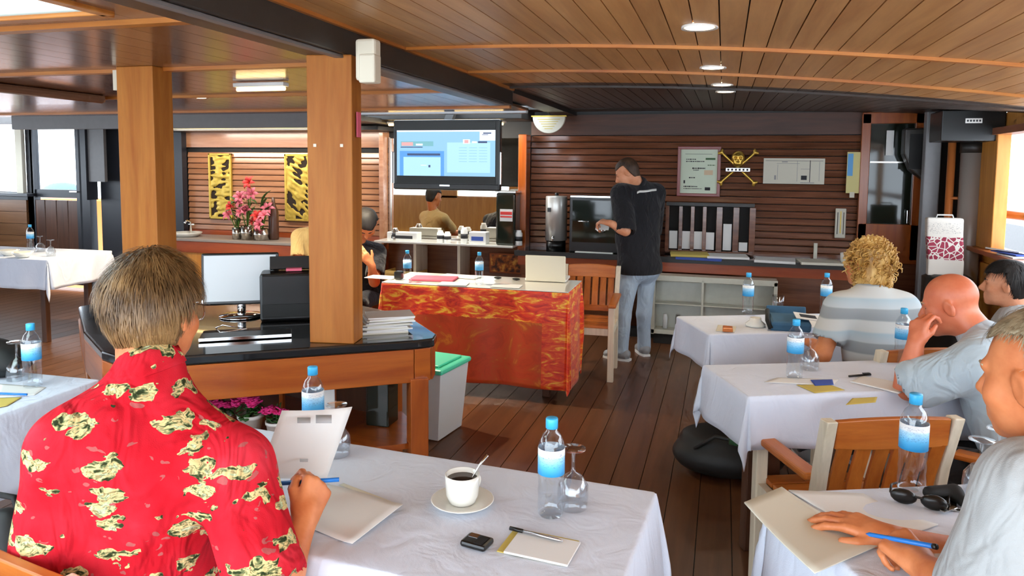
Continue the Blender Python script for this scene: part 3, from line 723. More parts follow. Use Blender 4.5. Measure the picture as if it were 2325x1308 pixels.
table(c, ang, .55, .22, 'wooden table under the cloth in front of the curly-haired woman', 'white tablecloth on the farthest table on the right', over=.18, seed=5, wave=.008)
c = corner_table((.145, 1.91), .95, .44, math.radians(23))
table(c, math.radians(23), .475, .22, 'wooden table under the cloth at the bottom right of the picture', 'white tablecloth on the nearest right table, under the open notebook', over=.24, seed=7, wave=.010)
rz = math.radians(-3.6); c = corner_table((-1.45, 1.907), 1.305, .56, rz)
table(c, rz, .6525, .28, 'wooden table under the cloth in front of the man in red', 'large white tablecloth under the coffee cup and phone', over=.30, seed=9, wave=.012)
table((-2.76, 1.76), math.radians(2), .50, .39, 'wooden table under the cloth at the left edge of the picture', 'white tablecloth at the left edge, under bottle and glass', over=.28, seed=12, wave=.006)
table((-6.25, 5.10), math.radians(4), .72, .36, 'wooden table under the cloth in the far left corner', 'white tablecloth on the distant table by the door', over=.26, seed=15)
# presenter's table with batik cloth to the floor
t = NT('batik'); t.set(Roughness=.45, Sheen_Weight=.2)
v = t.coord(); f = t.noise(v, 5.5, 6, .65, 1.2); f2 = t.noise(t.coord((3, 3, 9)), 3.0, 4, .6, .8)
c1 = t.ramp(f, [(.36, 'B01808'), (.46, 'D8341A'), (.56, 'C8501C'), (.66, 'F0A028')])
c2 = t.ramp(f2, [(.34, 'C01C10'), (.46, 'E83418'), (.55, 'F06018'), (.64, 'FFC23C')])
sep = t.n('ShaderNodeSeparateXYZ'); t.l(v, sep.inputs[0])
ub = t.math('GREATER_THAN', t.math('ADD', sep.outputs['Z'], t.math('MULTIPLY', f, .06)), -.17)
rb = t.math('GREATER_THAN', sep.outputs['X'], .50)
t.color(t.mix(t.math('MAXIMUM', ub, t.math('MULTIPLY', rb, .8)), t.mix(.55, c1, lin('B8460E')), c2))
table((-1.635, 4.90), math.radians(1), .665, .255, 'wooden table under the batik cloth of the presenter', 'red and orange batik cloth hanging to the floor from the presenter table', zt=.745, over=.66, mat='batik', seed=21, flare=.03, wave=.012, overs=(.30, .66, .66, .3), wn=1.4, zmax=.665)
gt = boxo('glass_table_cover', (-1.635, 4.90, .752), (1.34, .52, .006), 'china', rz=math.radians(1), bevel=.002); tag(gt, 'pale glossy sheet covering the top of the presenter table', 'table cover')

# ------------------------------------------------------------------ chairs (teak slats, pale frame, arms)
def ribbon(pts, w, th):
    vs = []
    for x, y, z in pts: vs += [(x-w/2, y-th/2, z), (x+w/2, y-th/2, z), (x+w/2, y+th/2, z), (x-w/2, y+th/2, z)]
    k = len(pts)-1
    return MB().add(vs, [(0, 1, 2, 3), tuple(k*4+q for q in range(4))]+[(i*4+j, i*4+(j+1) % 4, i*4+4+(j+1) % 4, i*4+4+j) for i in range(k) for j in range(4)])
def make_chair(loc, rz, label, frame='pale_wood', group='teak armchairs with pale frames'):
    e = empty('armchair', (loc[0], loc[1], 0), rz, label, 'chair', group)   # faces +Y
    hw = .205
    for sx in (-1, 1):
        MB().bar((sx*hw, .20, 0), (sx*hw, .20, .555), .04, .045, up=(1, 0, 0)).build('leg', frame, e, bevel=.004)
        ribbon([(sx*hw, -.19, 0), (sx*hw, -.19, .42), (sx*hw, -.225, .62), (sx*(hw+.005), -.272, .80)], .036, .045).build('leg', frame, e, bevel=.004)
        MB().bar((sx*(hw+.006), .27, .572), (sx*(hw+.006), -.20, .585), .062, .026).build('armrest', 'teak_y', e, bevel=.008)
        MB().bar((sx*hw, .20, .37), (sx*hw, -.18, .37), .03, .05).build('side_rail', frame, e)
    for i in range(5): MB().box((0, 0, 0), (.375, .07, .02)).build('seat_slat', 'teak_x', e, loc=(0, -.155+.082*i, .405), bevel=.003)
    MB().bar((-.2, .20, .37), (.2, .20, .37), .03, .05).build('front_rail', frame, e)
    MB().bar((-.2, -.19, .37), (.2, -.19, .37), .03, .05).build('rear_rail', frame, e)
    n = 8; vs = []
    for i in range(n+1):
        u = -1+2*i/n; y = -.262-.016*(1-u*u); x = u*.188; zt = .797+.012*(1-u*u)
        vs += [(x, y-.012, .705), (x, y+.012, .705), (x, y+.012-.01, zt), (x, y-.012-.01, zt)]
    fs = [(0, 1, 2, 3), tuple(n*4+q for q in range(4))]+[(i*4+j, i*4+(j+1) % 4, i*4+4+(j+1) % 4, i*4+4+j) for i in range(n) for j in range(4)]
    MB().add(vs, fs).build('top_rail', 'teak_x', e, bevel=.004)
    MB().bar((-.19, -.205, .47), (.19, -.205, .47), .026, .045).build('lower_rail', 'teak_x', e, bevel=.003)
    for i in range(6):
        x = -.155+.062*i; ribbon([(x, -.205, .48), (x, -.235, .60), (x, -.272, .71)], .047, .012).build('back_slat', 'teak', e)
    return e
make_chair((.43, 2.715), math.radians(22), 'empty teak chair with cream frame tucked under the middle right table')
make_chair((-.975, 5.44), math.radians(183), 'teak chair with pale legs behind the batik table, by the standing man', )
make_chair((.76, 3.74), math.radians(24), 'teak chair the curly-haired woman sits on')
make_chair((-1.30, 1.315), math.radians(-11), 'teak chair under the man in the red shirt, rail at the bottom left')
make_chair((1.16, 2.90), math.radians(60), 'teak chair the bald man sits on')
make_chair((.70, 1.32), math.radians(45), 'teak chair the grey-haired man sits on')
make_chair((1.52, 4.42), math.radians(65), 'teak chair of the dark-haired man by the window')

sl_ = boxo('bar_sheen_sheet', (-2.74, 2.86, .856), (.50, .30, .010), 'paper', rz=math.radians(-41), bevel=.003); tag(sl_, 'added pale sheet for the grey-white reflecting left end of the bar top', 'added sheet')  # pale sheet added to give the bar end its grey-white reflection
boxo('print', (.0, -.02, .0055), (.4, .2, .001), 'fascia_grey', sl_)  # grey field in the middle of the added sheet
# ------------------------------------------------------------------ bottles, glasses, crockery
t = NT('bottle_label'); t.set(Roughness=.35)
v = t.coord(kind='Generated'); sep = t.n('ShaderNodeSeparateXYZ'); t.l(v, sep.inputs[0])
nz = t.noise(t.coord((60, 60, 260)), 3, 2)
base = t.ramp(sep.outputs['Z'], [(0, '2FA4EA'), (.35, '5FBCF0'), (.7, 'A9D8F6'), (.78, 'EAF4FA'), (1, 'F4F8FA')])
txt = t.math('MULTIPLY', t.math('GREATER_THAN', nz, .60), t.math('LESS_THAN', t.math('ABSOLUTE', t.math('SUBTRACT', sep.outputs['Z'], .62)), .28))
t.color(t.mix(t.math('MULTIPLY', txt, .55), base, lin('2A4C9A')))
PB = [(0, .002), (.026, .0), (.031, .006), (.0315, .03), (.0300, .045), (.0315, .06), (.0300, .075), (.0315, .09), (.0315, .10), (.0315, .168), (.029, .180), (.022, .196), (.0135, .206), (.0125, .222), (0, .222)]
def proto_bottle():
    b = MB().lathe(PB, 28).build('water_bottle', 'bottle_water', smooth=True)
    MB().lathe([(.0318, .104), (.0321, .104), (.0321, .166), (.0318, .166)], 28).build('label_band', 'bottle_label', b, smooth=True)
    MB().lathe([(0, .236), (.0135, .236), (.0145, .234), (.0145, .212), (.0125, .212)], 24).build('cap', 'cap_blue', b, smooth=True)
    return b
def proto_goblet():   # turned upside down: rim on the table, foot in the air
    pr = [(.036, 0), (.039, .03), (.037, .055), (.022, .078), (.006, .088), (.0042, .10), (.0042, .135), (.012, .141), (.030, .144), (.030, .147), (.012, .146), (0, .147)]
    inn = [(0, .082), (.019, .074), (.0345, .052), (.0365, .03), (.0345, 0)]
    return MB().lathe(pr[::-1][0:]+[] , 24).lathe(inn[::1], 24).lathe([(.0345, 0), (.036, 0)], 24).build('water_goblet', 'clear_glass', smooth=True)
BOT, GOB = proto_bottle(), proto_goblet(); used = {}
def place(proto, p, label, cat, group, s=1.0, rz=0):
    o = proto if proto.name not in used else copy_tree(proto); used[proto.name] = 1
    o.location = tuple(p); o.scale = (s, s, s); o.rotation_euler = (0, 0, rz); tag(o, label, cat, group); return o
ZT = .7475
G1, G2 = 'blue capped water bottles', 'upturned stemmed glasses'
for x, y, lb, s in [(1250, 1168, 'water bottle beside the coffee cup on the large front table', 1.0), (712, 1010, 'water bottle behind the sheet of paper held by the man in red', 1.0),
        (75, 878, 'water bottle on the table at the left edge', 1.0), (1803, 858, 'water bottle on the middle right table, in front of the woman', 1.0),
        (1697, 712, 'water bottle at the left on the farthest right table', 1.0), (1874, 712, 'water bottle partly behind the curly-haired woman on the far table', 1.0),
        (2047, 822, 'water bottle between the woman and the bald man', 1.0), (2068, 1112, 'water bottle on the nearest right table by the sunglasses', 1.08),
        (70, 566, 'small distant water bottle on the table by the door', 1.0)]:
    place(BOT, onz(x, y, ZT), lb, 'bottle', G1, s, rnd.random()*6)
for x, y, lb in [(925, 640, 'water bottle at the left on the batik presenter table'), (1088, 645, 'water bottle in the middle of the batik presenter table')]:
    place(BOT, onz(x, y, .757), lb, 'bottle', G1, .95, rnd.random()*6)
for x, y, lb in [(1300, 1150, 'upturned glass right of the bottle on the front table'), (765, 1032, 'upturned glass behind the raised paper'), (1837, 838, 'upturned glass beside the bottle on the middle right table'),
        (2222, 1125, 'upturned glass nearest the grey-haired man'), (2262, 1095, 'second upturned glass beside the grey-haired man'), (40, 862, 'upturned glass left of the bottle on the left edge table'), (92, 572, 'distant upturned glass right of the small bottle by the door'), (116, 582, 'distant upturned glass nearest the corner of the far left table')]:
    place(GOB, onz(x, y, ZT), lb, 'glass', G2, 1.0)
for p, a, b, c in [((1766, 705), 'small clear tumbler on the far right table near the glass cabinet', 'tumbler', 0)]:
    o = MB().lathe([(0, 0), (.03, 0), (.034, .09), (.031, .09), (.027, .008), (0, .008)], 20).build('tumbler', 'clear_glass', smooth=True, loc=tuple(onz(*p, ZT))); tag(o, a, 'glass')
# cup, saucer, spoon
p = onz(1050, 1148, ZT)
sa = MB().lathe([(0, .004), (.03, .002), (.045, .004), (.075, .016), (.077, .018), (.074, .019), (.045, .008), (0, .007)], 32).build('saucer', 'china', smooth=True, loc=tuple(p)); tag(sa, 'white saucer under the coffee cup', 'saucer')
cu = empty('coffee_cup', (p[0]-.002, p[1]+.004, p[2]+.008), math.radians(-115), 'white china coffee cup standing on a saucer', 'cup')
MB().lathe([(0, 0), (.030, 0), (.033, .003), (.0395, .02), (.0415, .045), (.042, .070), (.0395, .070), (.0385, .045), (.036, .02), (0, .006)], 32).build('body', 'china', cu, smooth=True)
MB().lathe([(0, .058), (.0388, .058)], 24).build('coffee', 'coffee', cu)
MB().tube([(.036*math.cos(a_)*0 - .037 - .024*math.sin(t_), 0, .036+.02*math.cos(t_)) for a_, t_ in [(0, k*math.pi/8) for k in range(9)]], .004, 8).build('handle', 'china', cu, smooth=True)
spn = empty('teaspoon', (p[0], p[1], p[2]+.02), .4, 'steel teaspoon standing in the coffee cup', 'spoon')
MB().tube([(.0, .01, .0), (.025, .012, .045), (.042, .014, .074), (.062, .016, .098)], [.0018, .002, .003, .0045], 8).build('handle', 'steel', spn, smooth=True)
MB().sphere((-.004, .01, .002), (.010, .006, .012)).build('bowl', 'steel', spn, smooth=True)
# phone, notepad with pen
ph = empty('mobile_phone', tuple(onz(1083, 1238, ZT)), -.18, 'black mobile phone lying on the front table', 'phone')
MB().box((0, 0, .0075), (.062, .048, .014)).build('case', 'black_plastic', ph, bevel=.006); boxo('lens_window', (-.012, .010, .0148), (.022, .016, .001), 'chrome', ph); boxo('keypad', (.012, -.004, .0148), (.02, .03, .001), 'black_matte', ph)
c_ = onz(1228, 1247, ZT); npd = empty('notepad', tuple(c_), math.radians(-5), 'open notepad with cream pages and yellow cover on the front table', 'notepad')
boxo('cover', (-.008, .008, .001), (.152, .108, .002), 'paper_yellow', npd); boxo('pages', (.004, 0, .0045), (.142, .10, .005), 'paper', npd, bevel=.001)
pn = empty('silver_pen', tuple(onz(1215, 1217, ZT+.008)), math.radians(-9), 'slim silver pen lying on the notepad', 'pen')
MB().tube([(-.06, 0, .004), (.055, 0, .004), (.066, 0, .003)], [.004, .004, .001], 8).build('barrel', 'silver', pn, smooth=True); MB().tube([(-.062, 0, .004), (-.03, 0, .0042)], .0047, 8).build('cap', 'black_plastic', pn, smooth=True)

def sheet(name, corners, label, cat, mat='paper', bulge=0.0, parent=None, curl=None, nx=10, ny=10, group=None, th=.0012):
    """thin paper through four corner points, bulged along its normal"""
    A, B, C, Dd = [np.array(q, float) for q in corners]; nrm = unit(np.cross(B-A, Dd-A)); V = []
    o0 = (A+B+C+Dd)/4
    for j in range(ny+1):
        for i in range(nx+1):
            u, v = i/nx, j/ny; q = (A*(1-u)+B*u)*(1-v)+(Dd*(1-u)+C*u)*v + nrm*bulge*math.sin(math.pi*u)*(.4+.6*v)
            if curl: q = q + nrm*curl(u, v)
            V.append(q-o0)
    F = [(j*(nx+1)+i, j*(nx+1)+i+1, (j+1)*(nx+1)+i+1, (j+1)*(nx+1)+i) for j in range(ny) for i in range(nx)]
    o = npmesh(name, V, F, mat, None, tuple(o0)); md = o.modifiers.new('solid', 'SOLIDIFY'); md.thickness = th; md.offset = 1
    tag(o, label, cat, group); return o
z1 = ZT+.001
sheet('paper_sheet', [onz(640, 1175, z1), onz(800, 1240, z1), onz(915, 1150, z1+.01), onz(745, 1100, z1)], 'curled white paper sheet on the table under the red-shirted man\'s hand', 'paper', bulge=.004, curl=lambda u, v: .02*max(0, u-.75)**2*16*.25)
sheet('paper_sheet', [onz(770, 1102, z1), onz(905, 1152, z1), onz(912, 1148, z1+.004), onz(780, 1098, z1)], 'thin lined paper strip at the edge of the curled sheet', 'paper', 'paper_cream')
# the print-out held up
hp = sheet('held_printout', [D(585, 1085, 1.776), D(742, 1085, 1.820), D(800, 925, 1.876), D(640, 932, 1.798)], 'white print-out held up by the man in the red shirt', 'paper', bulge=.015, curl=lambda u, v: -.03*max(0, u-.7)*v)
for (x, y, w, h_) in ((690, 955, 30, 12), (735, 952, 36, 18), (690, 1046, 18, 6)):
    pr_ = sheet('print', [D(x-w/2, y+h_/2, 1.76), D(x+w/2, y+h_/2, 1.765), D(x+w/2, y-h_/2, 1.79), D(x-w/2, y-h_/2, 1.785)], None, None, 'print_grey', nx=2, ny=2)
    pr_.location = Vector(pr_.location)-Vector(hp.location); pr_.parent = hp
bp = empty('blue_pen', tuple(D(684, 1095, 1.640)), 0, 'blue pen held by the man in the red shirt', 'pen')
a, b = np.array(D(598, 1100, 1.63)), np.array(D(770, 1089, 1.66)); o0 = np.array(D(684, 1095, 1.640))
MB().tube([a-o0, a+(b-a)*.18-o0], .0052, 10).build('cap', 'black_plastic', bp, smooth=True); MB().tube([a+(b-a)*.18-o0, a+(b-a)*.21-o0], .0054, 10).build('band', 'white_plastic', bp, smooth=True); MB().tube([a+(b-a)*.21-o0, b-o0], .005, 10).build('barrel', 'pen_blue', bp, smooth=True)
# left edge table
for i, (q, m_, lb) in enumerate([([(-10, 902), (78, 898), (105, 880), (0, 872)], 'paper', 'white paper sheet on the left edge table'), ([(-60, 935), (15, 922), (50, 902), (-30, 905)], 'paper_yellow', 'yellowish paper at the corner of the left edge table')]):
    sheet('paper_sheet', [onz(x, y, z1+.002*i) for x, y in q], lb, 'paper', m_)
bp2 = empty('blue_pen', tuple(onz(25, 897, z1+.004)), .2, 'blue pen lying on papers at the left edge', 'pen'); MB().tube([(-.06, 0, .004), (.06, 0, .004)], .004, 8).build('barrel', 'pen_blue', bp2, smooth=True)
sb = SDF(.012); c_ = onz(-30, 850, ZT); sb.ell(c_+[0, .0, .07], (.12, .10, .075)).ell(c_+[.08, .02, .05], (.09, .09, .05), k=.05); V, F = sb.run()
o = npmesh('black_bag', V-c_, F, 'bag_black', None, tuple(c_)); tag(o, 'dark green black bag on the left edge table', 'bag')
# far left table setting
for i, (x, y, lb) in enumerate([(52, 585, 'white soup bowl on the far left table'), (20, 580, 'second white bowl at the edge of the far left table')]):
    o = MB().lathe([(0, 0), (.04, 0), (.085, .05), (.08, .05), (.036, .006), (0, .006)], 20).build('bowl', 'china', smooth=True, loc=tuple(onz(x, y, ZT))); tag(o, lb, 'bowl')
# ------------------------------------------------------------------ right-hand tables
sheet('paper_sheet', [onz(1735, 868, z1), onz(1890, 876, z1), onz(1905, 862, z1), onz(1765, 858, z1)], 'white sheet with a blue strip on the middle right table', 'paper')
sheet('blue_strip', [onz(1850, 876, z1+.002), onz(1893, 874, z1+.002), onz(1890, 862, z1+.002), onz(1840, 863, z1+.002)], 'blue printed strip on the paper of the middle right table', 'paper', 'ink_blue')
sheet('yellow_note', [onz(1850, 893, z1), onz(1918, 886, z1), onz(1885, 874, z1), onz(1808, 874, z1)], 'large yellow paper on the middle right table', 'paper', 'paper_yellow')
sheet('yellow_note', [onz(1920, 920, z1), onz(1988, 914, z1), onz(1992, 902, z1), onz(1935, 905, z1)], 'smaller yellow paper nearer the table edge', 'paper', 'paper_yellow')
sheet('paper_sheet', [onz(1930, 868, z1), onz(2040, 895, z1), onz(2075, 880, z1), onz(1960, 856, z1)], 'white open booklet by the bald man\'s elbow', 'booklet', bulge=.004, th=.004)
kp = empty('black_pen', tuple(onz(1952, 855, z1)), .5, 'black pen lying above the booklet of the bald man', 'pen'); MB().tube([(-.05, 0, .004), (.05, 0, .006)], [.004, .005], 8).build('barrel', 'black_plastic', kp, smooth=True); MB().box((.03, 0, .012), (.03, .012, .003)).build('clip', 'black_plastic', kp)
# far right table: blue case, papers
cs = empty('blue_case', tuple(onz(1790, 745, z1)), math.radians(5), 'open blue soft case with papers on the far right table', 'case')
MB().box((0, 0, .03), (.20, .16, .055), rx=.15).build('body', 'bag_blue', cs, bevel=.015); MB().box((0, .085, .055), (.20, .02, .09), rx=-.3).build('flap', 'bag_blue', cs, bevel=.006); MB().tube([(-.10, -.08, .01), (-.115, -.06, .05), (-.10, .05, .08)], .012, 8).build('strap', 'black_matte', cs, smooth=True)
MB().box((.09, -.02, .068), (.13, .10, .004), rx=.12, ry=.1).build('leaflet', 'paper', cs)
MB().box((.09, -.02, .071), (.08, .05, .001), rx=.12, ry=.1).build('leaflet_print', 'ink', cs)
sheet('paper_sheet', [onz(1625, 752, z1), onz(1668, 755, z1), onz(1672, 742, z1), onz(1630, 738, z1)], 'small printed note on the far right table', 'paper', 'paper_cream')
cu2 = MB().lathe([(0, 0), (.05, 0), (.052, .012), (.03, .03), (.028, .045), (.025, .045), (.02, .02), (0, .015)], 20).build('white_cup', 'china', smooth=True, loc=tuple(onz(1715, 740, z1))); tag(cu2, 'low white cup and saucer on the far right table', 'cup')
rd = MB().box((0, 0, .012), (.05, .07, .02)).build('red_packet', 'copper', loc=tuple(onz(1652, 752, z1)), bevel=.004); tag(rd, 'small brown packet on the far right table', 'packet')
sheet('paper_sheet', [onz(1840, 745, z1), onz(1900, 742, z1), onz(1890, 722, z1), onz(1830, 722, z1)], 'loose white paper beside the blue case', 'paper', bulge=.01)
# nearest right table: notebook, sunglasses, phone
sheet('notebook_page', [onz(1850, 1300, z1+.005), onz(1690, 1140, z1+.02), onz(1775, 1105, z1+.012), onz(2010, 1230, z1+.008)], 'large open notebook page under the grey-haired man\'s hands', 'notebook', 'paper_cream', bulge=.012, th=.003)
sheet('notebook_page', [onz(2010, 1232, z1+.004), onz(1790, 1112, z1+.004), onz(1960, 1120, z1+.004), onz(2130, 1190, z1+.004)], 'right-hand notebook page below the sunglasses', 'notebook', 'paper', bulge=.008, th=.003)
gl = empty('sunglasses', tuple(onz(2085, 1150, z1)), math.radians(-15), 'dark sunglasses on the nearest right table', 'sunglasses')
for sx in (-1, 1): MB().sphere((sx*.033, 0, .018), (.03, .012, .019), 14, 8).build('lens', 'black_plastic', gl, smooth=True); MB().tube([(sx*.062, .0, .022), (sx*.064, .06, .018), (sx*.055, .11, .006)], .003, 6).build('temple', 'black_plastic', gl, smooth=True)
MB().tube([(-.008, -.004, .024), (.008, -.004, .024)], .003, 6).build('bridge', 'black_plastic', gl)
ws = SDF(.005); c_ = onz(2140, 1140, z1); ws.cap(c_+[-.03, 0, .02], c_+[.03, .02, .02], .016, .02).cap(c_+[.03, .02, .02], c_+[.04, -.02, .015], .014); V, F = ws.run(); o = npmesh('dark_gadget', V-c_, F, 'black_matte', None, tuple(c_)); tag(o, 'small dark gadget lying right of the sunglasses', 'gadget')
kr = empty('keyring', tuple(onz(2165, 1160, z1)), 0, 'bunch of steel keys beside the sunglasses', 'keys')
for i in range(4): MB().box((.02*math.cos(i*1.3), .02*math.sin(i*1.3), .003+.002*i), (.05, .012, .002), rz=i*1.3).build('key', 'steel', kr)
# black bag and sandal on the floor
sb = SDF(.014); c_ = np.array([.05, 3.82, 0]); sb.ell(c_+[0, 0, .10], (.27, .16, .11), k=.03).ell(c_+[-.06, .02, .18], (.16, .12, .06), k=.05).ell(c_+[.18, -.02, .13], (.12, .1, .08), k=.05)
sb.post.append(lambda X, Y, Z, F: np.maximum(F+.008*wob((X, Y, Z), 3, 22), -(Z-.004))); V, F = sb.run()
o = npmesh('duffel_bag', V-c_, F, 'bag_black', None, tuple(c_)); tag(o, 'black duffel bag on the floor in the aisle', 'bag')
MB().tube([(-.15, -.1, .15), (-.05, -.14, .24), (.08, -.12, .22), (.15, -.1, .14)], .01, 6).build('strap', 'bag_black', o, smooth=True)

c_ = np.array([-1.66, 1.30, 0]); sb = SDF(.012); sb.ell(c_+[0, 0, .36], (.125, .10, .37), k=.03).ell(c_+[0, -.07, .25], (.09, .07, .17), k=.04); sb.post.append(lambda X, Y, Z, F: np.maximum(F+.005*wob((X, Y, Z), 6, 20), .004-Z)); V, F = sb.run()
o = npmesh('black_backpack', V-c_, F, 'bag_black', None, tuple(c_)); tag(o, 'black rounded backpack at the left of the man in red', 'bag')
MB().tube([(-.05, .0, .70), (-.03, 0, .76), (.03, 0, .76), (.05, 0, .70)], .008, 6).build('handle', 'black_matte', o, smooth=True)
# ------------------------------------------------------------------ back counters
cr_ = empty('serving_counter', (-.40, 6.97, 0), 0, 'long wooden serving counter along the dark back wall', 'counter')
boxo('worktop', (0, 0, .748), (3.06, .46, .035), 'black_stone', cr_, bevel=.006)
boxo('front_edge', (0, -.235, .745), (3.06, .012, .05), 'black_paint', cr_)
boxo('apron', (0, -.20, .68), (3.0, .03, .10), 'counter_wood', cr_)
boxo('front_panel', (1.02, -.19, .34), (.95, .03, .64), 'slat_dark', cr_)
boxo('front_panel', (-1.02, -.19, .34), (.9, .03, .64), 'slat_dark', cr_)
boxo('plinth', (0, -.15, .04), (3.0, .1, .08), 'black_matte', cr_)
cl_ = empty('side_counter', (-4.79, 6.95, 0), 0, 'wooden side counter with grey top below the gold carvings', 'counter')
boxo('worktop', (0, 0, .733), (2.56, .5, .03), 'metal_grey', cl_, bevel=.004)
boxo('apron', (0, -.22, .655), (2.54, .03, .125), 'counter_wood', cl_, bevel=.004)
boxo('front_panel', (0, -.19, .30), (2.5, .03, .58), 'panel_wood', cl_)
for i in range(5): boxo('stile', (-1.22+.61*i, -.21, .30), (.05, .02, .58), 'counter_wood', cl_)
# glass fronted cabinet below the counter
gc = empty('display_cabinet', (-.06, 6.62, .10), 0, 'low grey glass-fronted cabinet under the serving counter', 'cabinet')
for c, d in [((0, 0, .50), (1.06, .16, .05)), ((0, 0, .015), (1.06, .16, .04)), ((-.515, 0, .25), (.03, .16, .52)), ((.515, 0, .25), (.03, .16, .52)), ((-.09, -.03, .25), (.022, .1, .5)), ((0, -.02, .27), (1.0, .12, .012))]:
    boxo('frame', c, d, 'cab_frame' if 'cab_frame' in MATS else 'metal_pale', gc, bevel=.003)
boxo('back_panel', (0, .07, .25), (1.02, .01, .48), 'metal_pale', gc)
boxo('glass_door', (-.30, -.07, .25), (.40, .006, .44), 'window_glass', gc); boxo('glass_door', (.22, -.07, .25), (.56, .006, .44), 'window_glass', gc)
boxo('plinth', (0, .02, -.052), (1.02, .12, .096), 'black_matte', gc)
oc = boxo('orange_carton', (.02, 6.62, .19), (.055, .05, .12), 'orange_plastic', bevel=.004); tag(oc, 'orange carton inside the glass-fronted cabinet', 'carton')
for i, (x, m_) in enumerate(((-.36, 'steel'), (-.47, 'white_plastic'))):
    o = MB().lathe([(0, 0), (.02, 0), (.022, .10), (.016, .13), (0, .13)], 14).build('tin', m_, smooth=True, loc=(x, 6.6, .138)); tag(o, ['steel tin inside the glass-fronted cabinet', 'white tin at the left inside the glass-fronted cabinet'][i], 'tin')
# urn, coffee machine, cups and papers
ur = empty('steel_urn', tuple(ony(1262, 575, 6.93)*[1, 1, 0]+[0, 0, .766]), 0, 'tall stainless steel water urn on the back counter', 'urn')
MB().lathe([(0, .10), (.105, .10), (.105, .52), (.10, .53), (0, .535)], 28).build('body', 'urn_steel', ur, smooth=True)
MB().lathe([(0, 0), (.095, 0), (.095, .10), (0, .10)], 24).build('base', 'black_plastic', ur, smooth=True)
boxo('sight_gauge', (-.05, -.102, .40), (.03, .012, .04), 'black_plastic', ur); MB().tube([(0, -.10, .14), (0, -.15, .14), (0, -.155, .11)], .012, 8).build('tap', 'chrome', ur, smooth=True)
MB().lathe([(0, .535), (.02, .535), (.018, .56), (0, .565)], 12).build('lid_knob', 'black_plastic', ur, smooth=True)
mw = empty('coffee_machine', (-1.10, 7.0, .766), 0, 'black glass-fronted coffee machine behind the standing man', 'coffee machine')
boxo('case', (0, 0, .27), (.62, .36, .54), 'black_plastic', mw, bevel=.012); boxo('glass_front', (-.03, -.183, .30), (.5, .006, .40), 'cabinet_glass', mw); boxo('trim_strip', (0, -.186, .535), (.6, .008, .015), 'chrome', mw)
MB().sphere((.0, -.20, .22), (.05, .03, .02)).build('tray', 'chrome', mw, smooth=True); MB().tube([(-.22, -.20, .30), (-.12, -.20, .30)], .006, 6).build('handle', 'chrome', mw, smooth=True)
rnd.seed(2)
for i, (x, w, h_, lb) in enumerate([(1325, .07, .12, 'white box with dark label on the back counter'), (1352, .06, .10, 'white box beside the coffee machine'), (1378, .07, .07, 'low white box by the standing man\'s elbow')]):
    p = ony(x, 572, 6.86); o = boxo('white_box', (p[0], p[1], .766+h_/2), (w, .07, h_), 'white_plastic', bevel=.004); tag(o, lb, 'box')
    boxo('box_label', (0, -.036, -.01), (w*.5, .002, h_*.3), 'ink', o)
tr = boxo('paper_tray', tuple(ony(1350, 578, 6.84)*[1, 1, 0]+[0, 0, .772]), (.36, .12, .01), 'white_plastic', bevel=.002); tag(tr, 'flat white tray on the back counter behind the standing man', 'tray')
# brochure rack on the wall
rk = empty('brochure_rack', (-.12, 7.13, .80), 0, 'dark wooden rack of upright slots on the back wall', 'rack')
boxo('back', (0, .05, .21), (.78, .02, .44), 'black_matte', rk)
boxo('top_board', (0, 0, .44), (.80, .12, .03), 'black_paint', rk)
for x in (-.39, -.265, -.155, -.045, .09, .24, .385): boxo('divider', (x, 0, .20), (.035 if x < .05 else .055, .1, .44), 'slat_dark', rk, bevel=.003)
boxo('ledge', (0, -.02, -.005), (.80, .14, .02), 'slat_dark', rk)
for i, (x, h_, lb) in enumerate([(-.33, .17, 'first white brochure from the left in the wall rack'), (-.21, .17, 'second white brochure from the left in the wall rack'), (-.10, .17, 'third white brochure from the left in the wall rack'), (.01, .165, 'fourth white brochure from the left in the wall rack'), (.165, .25, 'tallest white brochure in the wall rack'), (.31, .08, 'lowest white card in the right slot of the wall rack')]):
    o = boxo('brochure', (-.12+x, 7.10, .812+h_/2), (.075, .012, h_), 'paper', rx=.06); tag(o, lb, 'brochure', 'brochures in the wall rack')
# loose papers along the counter
for i, (x, w, m_, lb) in enumerate([(1565, .34, 'paper_yellow', 'yellow topped magazine on the counter below the rack'), (1650, .36, 'paper', 'spread of white papers on the counter below the rack'), (1590, .4, 'ink_blue', 'blue folder lying under the magazine on the counter'), (1760, .34, 'paper', 'long white paper on the counter right of the rack'), (1860, .34, 'paper_cream', 'cream paper at the right end of the counter')]):
    p = ony(x, 582, 6.84); o = boxo('counter_paper', (p[0], p[1]+(.0 if i != 2 else -.03), .769+[.022, .018, 0, 0, 0][i]), (w, .30, .02 if i < 2 else .022), m_, rz=rnd.uniform(-.1, .1), bevel=.002); tag(o, lb, 'papers')
mg = MB().lathe([(0, 0), (.035, 0), (.04, .09), (.036, .09), (.032, .006), (0, .006)], 18).build('white_mug', 'china', smooth=True, loc=tuple(ony(1918, 590, 6.85)*[1, 1, 0]+[0, 0, .768])); tag(mg, 'white mug on the counter beside the curly-haired woman', 'mug')
pk = boxo('upright_stick', tuple(ony(1851, 575, 7.1)*[1, 1, 0]+[0, 0, .84]), (.03, .02, .14), 'metal_pale'); tag(pk, 'small upright grey bracket on the back counter', 'bracket')
